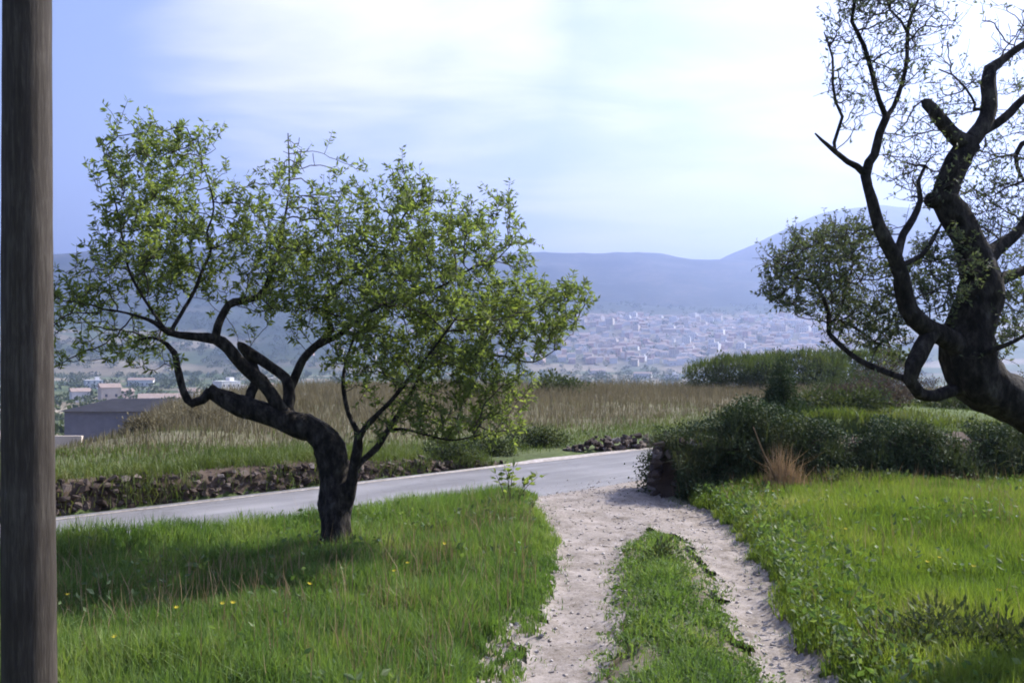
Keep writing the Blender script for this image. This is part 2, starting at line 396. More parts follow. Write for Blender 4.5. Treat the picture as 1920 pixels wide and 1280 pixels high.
def post_mat():
    m, nt, out = new_mat('weathered_wood')
    v = nt.new('ShaderNodeTexCoord').outputs['Object']
    mp = nt.new('ShaderNodeMapping'); nt.link(v, mp.inputs[0]); mp.inputs['Scale'].default_value = (1, 1, 0.09)
    g = nt.noise(70, 6, 0.7, mp.outputs[0], 0.4); big = nt.noise(2.2, 4, 0.6, v)
    f = nt.math('ADD', nt.math('MULTIPLY', g.outputs[0], 0.6), nt.math('MULTIPLY', big.outputs[0], 0.4))
    c = nt.ramp(f, [(0.3, (0.020, 0.0155, 0.0125)), (0.5, (0.046, 0.037, 0.030)), (0.72, (0.11, 0.095, 0.08))])
    p = nt.new('ShaderNodeBsdfPrincipled'); nt.link(c, p.inputs['Base Color'])
    p.inputs['Roughness'].default_value = 0.85; p.inputs['Specular IOR Level'].default_value = 0.2
    b = nt.new('ShaderNodeBump'); b.inputs['Strength'].default_value = 0.6; b.inputs['Distance'].default_value = 0.006
    nt.link(g.outputs[0], b.inputs['Height']); nt.link(b.outputs[0], p.inputs['Normal'])
    nt.link(p.outputs[0], out.inputs[0]); return m
M['post'] = post_mat()

# ------------------------------------------------------------------ ground sheet
def polar_sheet(name, radii, ncol, zfun, mat, a0=0.0, a1=2 * math.pi, colfun=None):
    ang = np.linspace(a0, a1, ncol + 1)
    closed = abs(a1 - a0 - 2 * math.pi) < 1e-6
    if closed: ang = ang[:-1]
    RR, AA = np.meshgrid(radii, ang, indexing='ij')
    X = RR * np.sin(AA); Y = RR * np.cos(AA)
    Z = zfun(X, Y)
    V = np.column_stack((X.ravel(), Y.ravel(), Z.ravel()))
    nr, nc = RR.shape
    i, j = np.meshgrid(np.arange(nr - 1), np.arange(nc if closed else nc - 1), indexing='ij')
    j2 = (j + 1) % nc
    Q = np.column_stack(((i * nc + j).ravel(), ((i + 1) * nc + j).ravel(), ((i + 1) * nc + j2).ravel(), (i * nc + j2).ravel()))[:, ::-1]
    tris = None
    if closed and radii[0] < 0.6:                # close the hole under the camera
        V = np.vstack((V, (0, 0, float(zfun(np.array([0.0]), np.array([0.0]))[0]))))
        tris = np.column_stack((np.full(nc, len(V) - 1), np.arange(nc), (np.arange(nc) + 1) % nc))[:, ::-1]
    c = colfun(V) if colfun else None
    o = mesh_np(name, V, tris, mat, smooth=True, quads=Q, colour=c)
    o['kind'] = 'structure'
    return o

def cover(V):
    x, y = V[:, 0], V[:, 1]; r = np.hypot(x, y); s, u = road_su(x, y)
    c = np.tile(np.array((0.075, 0.1, 0.035)), (len(V), 1))                       # turf soil between blades
    def blend(c, col, m): return c * (1 - m[:, None]) + np.array(col) * m[:, None]
    td = track_d(x, y)
    c = blend(c, (0.3, 0.25, 0.2), ss(0.25, 0.0, td))
    c = blend(c, (0.17, 0.145, 0.11), ss(0.06, -0.08, sdf(STRIP, x, y)) * (r < 12))
    c = blend(c, (0.09, 0.11, 0.045), ss(0.1, 0.5, s))
    dry = ss(1.5, 6.0, s) * (0.6 + 0.4 * fbm(x * 0.2, y * 0.2, 3))
    c = blend(c, (0.15, 0.135, 0.09), np.clip(dry * 1.2, 0, 1))
    g = ss(60, 200, r)
    # patchwork of the plain: rectangular plots
    ca, sa = math.cos(0.35), math.sin(0.35)
    gx = np.floor((x * ca - y * sa) / 95 + 3 * fbm(x * .003, y * .003, 2)); gy = np.floor((x * sa + y * ca) / 60)
    h = _perm[gx.astype(int) & 255, gy.astype(int) & 255]
    pal = np.array([(0.06, 0.085, 0.04), (0.10, 0.12, 0.055), (0.17, 0.145, 0.10), (0.075, 0.095, 0.05), (0.22, 0.19, 0.14), (0.12, 0.11, 0.075)])
    c = c * (1 - g[:, None]) + pal[(h * 5.99).astype(int)] * g[:, None]
    wood = ss(1350, 1700, r) * ss(0.07, -0.03, x / np.maximum(y, 1)) * ss(0.3, 0.45, fbm(x * 0.004 + 3, y * 0.004, 3)); c = blend(c, (0.035, 0.05, 0.028), wood)
    c = blend(c, (0.17, 0.155, 0.13), 0.7 * ss(1430, 1520, r) * ss(2250, 2100, r) * ss(0.05, 0.09, x / np.maximum(y, 1)) * ss(0.40, 0.32, x / np.maximum(y, 1)))
    c = blend(c, (0.035, 0.05, 0.028), ss(2200, 2400, r))
    return c
radii = np.concatenate((np.linspace(0.5, 3.5, 12), 3.6 * 1.0135 ** np.arange(0, 566)))
radii = radii[radii < 7000]
polar_sheet('ground', radii, 620, lambda X, Y: hgt(X, Y, True), M['land'], colfun=cover)

# road, its pale shoulder and the dirt track: sheets a little above the ground
def strip(name, s0, s1, u0, u1, ds, du, mat, dz, edge=None):
    su = np.arange(u0, u1 + 1e-6, du); ns = max(2, int(abs(s1 - s0) / ds))
    V = []; 
    for u in su:
        a, b = (s0, s1) if edge is None else edge(u)
        for k in range(ns + 1):
            s = a + (b - a) * k / ns
            V.append(P0 + T * u + N * s)
    V = np.array(V); z = hgt(V[:, 0], V[:, 1]) + dz
    i, j = np.meshgrid(np.arange(len(su) - 1), np.arange(ns), indexing='ij'); n = ns + 1
    Q = np.column_stack(((i * n + j).ravel(), ((i + 1) * n + j).ravel(), ((i + 1) * n + j + 1).ravel(), (i * n + j + 1).ravel()))
    o = mesh_np(name, np.column_stack((V, z)), None, mat, quads=Q, smooth=True); o['kind'] = 'structure'
    return o
strip('road', -ROAD_W, -0.02, -9, 44, 0.15, 0.25, M['road'], 0.004)
def shoulder_edge(u):
    wid = float(np.interp(u, (-9, 2, 5.0, 6.6, 7.6, 9.5, 11), (0.04, 0.07, 0.10, 0.18, 0.34, 0.26, 0.1)))
    wob = 0.05 * (fbm(np.array([u * 1.7]), np.array([0.3]))[0] - 0.5)
    return (-0.24 - wob - 0.1 * wid, -0.24 + wid)
strip('road_shoulder', 0, 0, -9, 14, 0.06, 0.2, M['gravel'], 0.010, shoulder_edge)

cell = 0.028
gx, gy = np.meshgrid(np.arange(-0.9, 3.4, cell), np.arange(3.2, 13.6, cell), indexing='ij')
td = track_d(gx, gy); s_, _ = road_su(gx, gy)
keep = (td < 0.035) & (s_ < -ROAD_W + 0.05)
relief = (fbm(gx * 9, gy * 9, 4) - 0.5) * 0.014 + (np.random.default_rng(5).random(gx.shape) - 0.5) * 0.008
gz = hgt(gx, gy) + 0.006 + relief * ss(0.05, -0.05, td)
nx_, ny_ = gx.shape
ii, jj = np.meshgrid(np.arange(nx_ - 1), np.arange(ny_ - 1), indexing='ij')
ok = keep[:-1, :-1] & keep[1:, :-1] & keep[1:, 1:] & keep[:-1, 1:]
ii, jj = ii[ok], jj[ok]
Q = np.column_stack((ii * ny_ + jj, (ii + 1) * ny_ + jj, (ii + 1) * ny_ + jj + 1, ii * ny_ + jj + 1))
used, inv = np.unique(Q.ravel(), return_inverse=True)
o = mesh_np('dirt_track', np.column_stack((gx.ravel(), gy.ravel(), gz.ravel()))[used], None, M['track'], quads=inv.reshape(-1, 4), smooth=True)
o['kind'] = 'structure'

# ------------------------------------------------------------------ hills
def ridge(knots, r0, rp, r1, zbase, amp, seed):
    kx = np.array([(k[0] - 960) / F for k in knots]); ky = np.array([(HOR - k[1]) / F for k in knots])
    def z(X, Y):
        r = np.hypot(X, Y); a = np.arctan2(X, Y)
        tn = np.tan(np.clip(a, -1.35, 1.35)); top = np.interp(tn, kx, ky) * rp * np.cos(np.arctan(np.clip(tn, -1.2, 1.2))) * 1.0 + CAM_Z
        t = np.where(r < rp, (r - r0) / (rp - r0), 1 - 0.5 * (r - rp) / (r1 - rp))
        prof = np.sin(np.clip(t, 0, 1) * math.pi / 2) ** 1.15
        nz = (fbm(X * 0.0028 + seed, Y * 0.0028, 5) - 0.5) * amp * np.sin(np.clip(t, 0, 1) * math.pi) + (fbm(X * 0.012 + seed, Y * 0.012, 3) - 0.5) * 14
        zb = zbase
        return zb + (top - zb) * prof + nz
    return z
polar_sheet('hills', np.linspace(2400, 4600, 70), 260,
            ridge([(-2600, 560), (-1200, 520), (-300, 490), (100, 480), (250, 471), (330, 468), (560, 474), (1000, 478), (1130, 481), (1200, 476), (1260, 482), (1310, 489), (1380, 490), (1500, 500), (1900, 520), (2600, 540), (4500, 590)],
                  2400, 3600, 4600, 60, 70, 2.0), M['hill'], R(-58), R(58))
polar_sheet('mountain', np.linspace(2900, 5000, 60), 160,
            ridge([(900, 640), (1200, 560), (1340, 494), (1400, 466), (1460, 441), (1510, 416), (1560, 402), (1640, 388), (1750, 395), (1920, 425), (2200, 470), (2700, 520), (3600, 600)],
                  2900, 3950, 5000, 60, 55, 8.0), M['hill'], R(-2), R(56))

# ------------------------------------------------------------------ haze
hz = bmesh.new(); bmesh.ops.create_cube(hz, size=1)
bmesh.ops.scale(hz, verts=hz.verts, vec=(15000, 15000, 700)); bmesh.ops.translate(hz, verts=hz.verts, vec=(0, 0, 350 - 50))
me = bpy.data.meshes.new('haze'); hz.to_mesh(me); hz.free()
hm, hn, hout = new_mat('haze_air')
pv = hn.new('ShaderNodeVolumePrincipled')
pv.inputs['Color'].default_value = (0.52, 0.64, 1.0, 1)
pv.inputs['Density'].default_value = 3.2e-4
pv.inputs['Anisotropy'].default_value = 0.78
hn.link(pv.outputs[0], hout.inputs['Volume'])
haze = link('haze', me, hm, kind='stuff'); haze['label'] = 'pale blue haze filling the valley air'

# ------------------------------------------------------------------ wood: tubes
def frame_of(d):
    d = d / (np.linalg.norm(d) + 1e-9)
    a = np.array((0, 0, 1.0)) if abs(d[2]) < 0.9 else np.array((1.0, 0, 0))
    u = np.cross(d, a); u /= np.linalg.norm(u); return u, np.cross(d, u)
class Tubes:
    def __init__(s): s.V = []; s.Q = []; s.T = []; s.n = 0
    def add(s, P, rad, sides=6, rough=0.0, cap=True, knob=0.0):
        P = np.asarray(P, float); n = len(P)
        if n < 2: return
        tan = np.gradient(P, axis=0)
        u, v = frame_of(tan[0]); ring = []
        th = np.linspace(0, 2 * math.pi, sides, endpoint=False)
        rib = RNG.random(sides) - 0.5
        for i in range(n):
            d = tan[i] / (np.linalg.norm(tan[i]) + 1e-9)
            u = u - d * (u @ d); u /= np.linalg.norm(u) + 1e-9; v = np.cross(d, u)
            rr = rad[i] * (1 + rough * (RNG.random(sides) - 0.5))
            if knob: rr = rr * (1 + knob * rib + knob * 1.6 * (fbm(th * 0.9 + i * 0.11, np.full(sides, i * 0.35 + s.n * 0.01), 2) - 0.5)); rib = rib * 0.93 + 0.16 * (RNG.random(sides) - 0.5)
            ring.append(P[i] + (np.cos(th) * rr)[:, None] * u + (np.sin(th) * rr)[:, None] * v)
        s.V.append(np.vstack(ring))
        b = s.n
        for i in range(n - 1):
            for k in range(sides):
                k2 = (k + 1) % sides
                s.Q.append((b + i * sides + k, b + i * sides + k2, b + (i + 1) * sides + k2, b + (i + 1) * sides + k))
        if cap:
            for k in range(1, sides - 1): s.T.append((b + (n - 1) * sides, b + (n - 1) * sides + k, b + (n - 1) * sides + k + 1))
        s.n += n * sides
    def build(s, name, mat, parent, kind=None):
        return mesh_np(name, np.vstack(s.V), np.array(s.T) if s.T else None, mat, parent, kind, smooth=True, quads=np.array(s.Q))

def spline(P, step):
    """Catmull-Rom through points (k,4: x y z radius), resampled at about step"""
    P = np.asarray(P, float); out = []
    Q = np.vstack((2 * P[0] - P[1], P, 2 * P[-1] - P[-2]))
    for i in range(1, len(Q) - 2):
        L = np.linalg.norm(Q[i + 1, :3] - Q[i, :3]); m = max(1, int(L / step))
        for k in range(m):
            t = k / m
            out.append(0.5 * ((2 * Q[i]) + (-Q[i - 1] + Q[i + 1]) * t + (2 * Q[i - 1] - 5 * Q[i] + 4 * Q[i + 1] - Q[i + 2]) * t ** 2 + (-Q[i - 1] + 3 * Q[i] - 3 * Q[i + 1] + Q[i + 2]) * t ** 3))
    out.append(P[-1]); out = np.array(out); out[:, 3] = np.maximum(out[:, 3], 0.002)
    return out

def grow_tree(root, D0, limbs, blobs, mats, natt, kill, step, leaf, seed, shoot=(0.08, 0.2), up=0.7, nleaf=(8, 13), trunk_rows=1, extra_tufts=(), thick=1.0, slim=1.0):
    """limbs: traced polylines [(px,py,width px,depth offset)...]; blobs: (px,py,rx,ry,depth offset,half depth,weight,leafiness)
    the fine wood is grown from the limbs towards points filling the blobs, leaves sit on short shoots at its ends"""
    rg = np.random.default_rng(seed)
    nodes = []; par = []; nr = []; parts = []
    for li, L in enumerate(limbs):
        P = np.array([np.append(at(p[0], p[1], D0 + p[3]), 0.5 * p[2] * (slim if li else 1) / F * (D0 + p[3])) for p in L])
        S = spline(P, 0.05)
        wob = np.cumsum(rg.normal(0, 1, (len(S), 3)), axis=0); wob -= np.linspace(0, 1, len(S))[:, None] * wob[-1]
        S[:, :3] += wob * np.minimum(0.0022, S[:, 3] * 0.04)[:, None]
        parts.append(S)
        if li >= trunk_rows or True:
            for k in range(0 if li >= trunk_rows else len(S) // 2, len(S), 2):
                nodes.append(S[k, :3]); par.append(-1); nr.append(S[k, 3])
    # wood of trunk and limbs
    for li, S in enumerate(parts):
        tb = Tubes()
        rad = S[:, 3] * (1 + 0.10 * np.sin(np.arange(len(S)) * 0.9 + li) * rg.random(len(S)))
        if li < trunk_rows:
            flare = np.exp(-np.arange(len(S)) * 0.05 / 0.12) * 0.35
            rad = rad * (1 + flare)
        tb.add(S[:, :3], rad, 22 if li < trunk_rows else (13 if S[0, 3] > 0.02 else 7), 0.15, knob=0.13)
        tb.build('trunk' if li < trunk_rows else 'limb', mats[0], root)
    # points to reach
    wts = np.array([b[2] * b[3] * b[6] for b in blobs], float); wts /= wts.sum()
    A = []; 
    for bi in rg.choice(len(blobs), natt, p=wts):
        b = blobs[bi]; v = rg.normal(0, 1, 3); v *= rg.random() ** 0.4 / np.linalg.norm(v)
        D = D0 + b[4] + v[2] * b[5]
        A.append(at(b[0] + v[0] * b[2], b[1] + v[1] * b[3], D0) + np.array((0, D - D0, 0)))
    A = np.array(A)
    nodes = list(map(np.array, nodes)); base = len(nodes)
    NA = np.array(nodes)
    d2 = ((A[:, None] - NA[None]) ** 2).sum(2); near = d2.argmin(1); nd = np.sqrt(d2.min(1)); alive = np.ones(len(A), bool)
    for it in range(140):
        if not alive.any(): break
        new = []; acc = {}
        for ai in np.nonzero(alive)[0]:
            q = near[ai]; v = A[ai] - nodes[q]; acc.setdefault(q, []).append(v / (np.linalg.norm(v) + 1e-9))
        for q, vs in acc.items():
            d = np.mean(vs, 0) + rg.normal(0, 0.14, 3) + np.array((0, 0, 0.10)); d /= np.linalg.norm(d) + 1e-9
            new.append(nodes[q] + d * step); par.append(q); nr.append(0)
        k0 = len(nodes); nodes.extend(new); NW = np.array(new)
        d2 = ((A[:, None] - NW[None]) ** 2).sum(2); m = np.sqrt(d2.min(1)); k = d2.argmin(1)
        upd = m < nd - 1e-6; near[upd] = k0 + k[upd]; nd[upd] = m[upd]
        alive &= nd > kill
        if len(nodes) > 22000: break
    n = len(nodes); ch = [[] for _ in range(n)]
    for i in range(base, n): ch[par[i]].append(i)
    rad = np.array(nr, float); tip = 0.0022 * thick
    for i in range(n - 1, base - 1, -1):
        rad[i] = tip if not ch[i] else sum(rad[c] ** 2.4 for c in ch[i]) ** (1 / 2.4)
    tw = Tubes(); done = set()
    order = [(c, i) for i in range(base) for c in ch[i]]
    while order:
        c, p = order.pop(); chain = [p, c]
        while ch[chain[-1]]:
            cs = sorted(ch[chain[-1]], key=lambda q: -rad[q]); 
            for o_ in cs[1:]: order.append((o_, chain[-1]))
            chain.append(cs[0])
        rr = np.array([rad[q] for q in chain]); rr[0] = rr[1]
        if p < base: rr = np.minimum(rr, nr[p] * 0.8 + 0.003)
        tw.add(np.array([nodes[q] for q in chain]), rr, 5 if rr[0] > 0.008 else 4, 0.1, False)
    # leafy shoots
    bp = np.array([at(b[0], b[1], D0 + b[4]) for b in blobs]); br = np.array([(b[2] + b[3]) / 2 / F * D0 for b in blobs]); bl = np.array([b[7] for b in blobs])
    LP = []; LD = []; LS = []
    for i in range(base, n):
        end = not ch[i]
        p = nodes[i]; lf = bl[(np.linalg.norm(bp - p, axis=1) / br).argmin()]
        if not end and rg.random() > 0.6: continue
        if rg.random() > lf + 0.08: continue
        g = p - nodes[par[i]]; g = g / (np.linalg.norm(g) + 1e-9)
        for q in range(2 if end else 1):
            d = 0.5 * g + np.array((0, 0, up)) + rg.normal(0, 0.42, 3); d /= np.linalg.norm(d)
            L = rg.uniform(*shoot); tw.add(np.array([p, p + d * L * 0.5 + rg.normal(0, 0.006, 3), p + d * L]), np.array([tip, tip * 0.8, tip * 0.5]), 3, 0, False)
            for k in range(max(2, int(rg.integers(*nleaf) * min(1.9, lf + 0.15)))):
                t = rg.uniform(0.05, 1.0); rv = rg.normal(0, 1, 3); rv -= d * (rv @ d); rv /= np.linalg.norm(rv) + 1e-9
                dd = d * rg.uniform(0.1, 0.8) + rv * 0.8 + np.array((0, 0, -0.12)); LP.append(p + d * L * t); LD.append(dd / np.linalg.norm(dd)); LS.append(rg.uniform(0.65, 1.25))
    for (px, py, dd, k, rpx) in extra_tufts:
        c = at(px, py, D0 + dd)
        for _ in range(k):
            v = rg.normal(0, 1, 3); v /= np.linalg.norm(v)
            LP.append(c + v * rg.random() * rpx / F * D0); LD.append(v); LS.append(rg.uniform(0.8, 1.3))
    tw.build('twigs', mats[1], root, 'stuff')
    add_leaves('foliage', np.array(LP), np.array(LD), np.array(LS), leaf, mats[2], root, rg)
    return len(nodes), len(LP)

def add_leaves(name, P, Dv, S, size, mat, parent, rg, rnd=None, kind='stuff'):
    n = len(P); L = size[0] * S; W = size[1] * S
    rv = rg.normal(0, 1, (n, 3)); side = np.cross(Dv, rv); side /= np.linalg.norm(side, axis=1)[:, None] + 1e-9
    nor = np.cross(side, Dv)
    mid = P + Dv * (L * 0.45)[:, None] + nor * (W * -0.18)[:, None]
    V = np.empty((n, 4, 3)); V[:, 0] = P; V[:, 1] = mid + side * (W * 0.5)[:, None] + nor * (W * 0.25)[:, None]
    V[:, 3] = mid - side * (W * 0.5)[:, None] + nor * (W * 0.25)[:, None]; V[:, 2] = P + Dv * L[:, None] - nor * (L * 0.06)[:, None]
    b = np.arange(n)[:, None] * 4
    tr = np.concatenate((b + np.array((0, 1, 2)), b + np.array((0, 2, 3))), 1).reshape(-1, 3)
    if rnd is None: rnd = rg.random(n)
    return mesh_np(name, V.reshape(-1, 3), tr, mat, parent, kind, rnd=np.repeat(rnd, 4))

# ------------------------------------------------------------------ wooden post, close at the left edge
PD = 3.7
pxy = at(55, HOR, PD)
post = None
tb = []; seg = 40; rows = 60; V = []; Q = []
rg = np.random.default_rng(21)
groove = np.zeros(seg)
for k in rg.choice(seg, 9, replace=False): groove[k] = -rg.uniform(0.002, 0.006)
for i in range(rows + 1):
    z = -0.25 + 6.4 * i / rows; rad = 0.0968 - 0.0043 * z
    for k in range(seg):
        th = 2 * math.pi * k / seg
        rr = rad + groove[k] * (0.5 + 0.5 * math.sin(z * 1.7 + k)) + 0.0015 * math.sin(3 * th + z * 2.1) + rg.normal(0, 0.0006)
        V.append((pxy[0] - 0.003 * z + rr * math.cos(th), PD + rr * math.sin(th), z + float(hgt(np.array([pxy[0]]), np.array([PD]))[0])))
for i in range(rows):
    for k in range(seg): Q.append((i * seg + k, i * seg + (k + 1) % seg, (i + 1) * seg + (k + 1) % seg, (i + 1) * seg + k))
V = np.array(V); tops = [(rows * seg, rows * seg + k, rows * seg + k + 1) for k in range(1, seg - 1)]
org = np.array((pxy[0], PD, 0.0))
post = mesh_np('wooden_post', V - org, np.array(tops), M['post'], quads=np.array(Q), smooth=True)
post.location = org
tag(post, 'tall weathered grey wooden pole standing close at the left edge', 'pole')

# ------------------------------------------------------------------ left almond tree
LT = empty('almond_tree', at(630, 1042, 7.9), 'bent almond tree with dark trunk on the grass beside the road', 'tree')
left_limbs = [
    [(630, 1052, 58, 0), (630, 990, 56, 0), (629, 930, 53, 0), (628, 890, 53, 0), (625, 855, 55, 0), (613, 826, 57, 0), (588, 806, 52, 0), (560, 795, 48, 0), (530, 785, 44, -0.02), (490, 772, 42, -0.05), (450, 760, 38, -0.08), (415, 746, 32, -0.1), (390, 729, 26, -0.12)],
    [(395, 733, 24, -0.12), (380, 750, 18, -0.13), (360, 757, 18, -0.15), (345, 738, 16, -0.15), (335, 700, 15, -0.15), (327, 662, 13, -0.16), (312, 645, 9, -0.18), (285, 632, 6, -0.2), (255, 640, 4, -0.2)],
    [(540, 788, 34, 0.0), (522, 762, 30, -0.05), (490, 716, 28, -0.1), (455, 686, 27, -0.15), (426, 650, 25, -0.2), (402, 635, 22, -0.22), (354, 630, 18, -0.3), (319, 624, 14, -0.4), (290, 605, 9, -0.5), (250, 590, 6, -0.55), (205, 580, 4, -0.6)],
    [(404, 634, 19, -0.22), (409, 611, 17, -0.2), (428, 572, 16, -0.15), (452, 565, 15, -0.1), (484, 556, 13, 0), (497, 539, 11, 0.05), (515, 490, 8, 0.1), (530, 430, 6, 0.15), (542, 350, 4, 0.15), (540, 250, 2, 0.15)],
    [(462, 770, 24, -0.05), (472, 735, 22, 0.02), (482, 705, 16, 0.1), (470, 672, 18, 0.16), (451, 650, 14, 0.2), (446, 644, 5, 0.2)],
    [(446, 642, 8, 0.1), (452, 648, 19, 0.1), (478, 668, 22, 0.12), (508, 688, 23, 0.12), (535, 708, 24, 0.1), (543, 735, 25, 0.06), (540, 765, 25, 0.03), (548, 787, 24, 0)],
    [(540, 735, 22, 0.08), (551, 712, 20, 0.15), (569, 673, 19, 0.2), (590, 650, 17, 0.25), (620, 617, 14, 0.3), (608, 575, 10, 0.3), (630, 538, 9, 0.35), (676, 507, 7, 0.4), (720, 470, 5, 0.45), (760, 400, 4, 0.5)],
    [(320, 622, 10, -0.4), (340, 588, 9, -0.35), (365, 545, 8, -0.3), (378, 510, 7, -0.25), (396, 466, 6, -0.2), (388, 436, 5, -0.2), (401, 390, 4, -0.2), (385, 320, 3, -0.25), (350, 240, 2, -0.3)],
    [(590, 650, 12, 0.25), (640, 625, 11, 0.1), (690, 585, 9, -0.1), (753, 560, 7, -0.25), (820, 540, 5, -0.35), (890, 500, 4, -0.4)],
    [(642, 995, 30, 0.02), (650, 945, 27, 0.0), (658, 905, 24, -0.05), (664, 870, 22, -0.08), (670, 832, 19, -0.1), (667, 806, 13, -0.12), (652, 775, 10, -0.1), (643, 724, 9, -0.05), (648, 680, 6, 0), (665, 630, 4, 0.05)],
    [(670, 835, 15, -0.1), (680, 808, 13, -0.15), (706, 779, 11, -0.25), (735, 750, 9, -0.3), (775, 700, 7, -0.4), (815, 650, 5, -0.5), (860, 590, 4, -0.6)],
    [(664, 880, 16, -0.06), (680, 862, 14, -0.05), (706, 840, 13, 0.0), (728, 806, 12, 0.1), (757, 763, 11, 0.2), (776, 728, 9, 0.25), (800, 690, 7, 0.3), (859, 675, 6, 0.35), (894, 668, 5, 0.4), (947, 668, 4, 0.45), (999, 679, 3, 0.5), (1050, 650, 2, 0.5)],
    [(728, 806, 8, 0.1), (760, 805, 6, 0.0), (800, 815, 5, -0.1), (850, 825, 4, -0.15), (900, 815, 3, -0.2)],
    [(306, 612, 7, -0.48), (270, 560, 6, -0.5), (240, 500, 5, -0.45), (225, 420, 4, -0.4), (205, 330, 3, -0.4), (190, 265, 2, -0.4)],
]
left_blobs = [  # px, py, rx, ry, depth offset, half depth, weight, leafiness
    (330, 355, 105, 115, -0.3, 0.6, 1.1, 0.85), (260, 345, 60, 80, -0.4, 0.4, 0.6, 0.7), (410, 315, 45, 70, -0.2, 0.4, 0.6, 0.6), (285, 270, 38, 48, -0.35, 0.3, 0.7, 0.75),
    (320, 490, 115, 115, -0.3, 0.7, 1.4, 0.95), (220, 560, 85, 65, -0.5, 0.5, 1.0, 0.7), (190, 640, 75, 60, -0.5, 0.5, 0.9, 0.6), (280, 655, 75, 45, -0.3, 0.4, 0.8, 0.75), (165, 535, 25, 25, -0.5, 0.2, 0.6, 0.8),
    (545, 390, 105, 90, 0.15, 0.6, 1.1, 0.55), (470, 440, 70, 100, 0.0, 0.6, 1.0, 0.75), (440, 540, 70, 50, 0.0, 0.5, 0.7, 0.7), (620, 400, 60, 70, 0.2, 0.5, 1.0, 0.6), (545, 290, 50, 60, 0.15, 0.3, 0.7, 0.0), (540, 500, 110, 80, 0.1, 0.8, 1.1, 0.85), (560, 580, 90, 50, 0.1, 0.8, 1.0, 0.85),
    (640, 330, 35, 55, 0.3, 0.4, 0.7, 0.65), (750, 350, 50, 60, 0.4, 0.4, 0.9, 0.85), (740, 450, 110, 90, 0.3, 0.8, 1.2, 0.9), (650, 480, 80, 80, 0.2, 0.8, 0.9, 0.6),
    (850, 390, 40, 45, 0.1, 0.4, 0.7, 0.6), (950, 390, 40, 45, 0.0, 0.4, 0.7, 0.65), (880, 470, 100, 70, -0.1, 0.7, 1.1, 0.9), (985, 470, 30, 50, -0.1, 0.3, 0.7, 0.7),
    (730, 580, 120, 90, 0.0, 0.9, 1.2, 0.85), (870, 590, 130, 90, -0.1, 0.9, 1.4, 0.95), (990, 590, 90, 70, 0.1, 0.6, 1.2, 0.95), (1065, 580, 52, 60, 0.2, 0.4, 1.2, 0.95), (1030, 640, 60, 40, 0.2, 0.4, 0.9, 0.85),
    (700, 680, 100, 60, 0.0, 0.8, 1.1, 0.9), (830, 700, 120, 70, -0.1, 0.8, 1.3, 0.95), (930, 730, 70, 70, 0.0, 0.6, 1.0, 0.8), (850, 800, 120, 45, -0.1, 0.5, 1.3, 0.9), (740, 790, 70, 45, 0.0, 0.5, 0.9, 0.7), (960, 790, 35, 50, 0, 0.3, 0.8, 0.8),
    (620, 620, 50, 50, 0.2, 0.6, 0.8, 0.6)]
print('left tree', grow_tree(LT, 7.9, left_limbs, left_blobs, (M['bark'], M['twig'], M['almond_leaf']), 3300, 0.085, 0.05, (0.052, 0.0175), 11, nleaf=(12, 21), shoot=(0.08, 0.21), thick=1.2, slim=0.9))

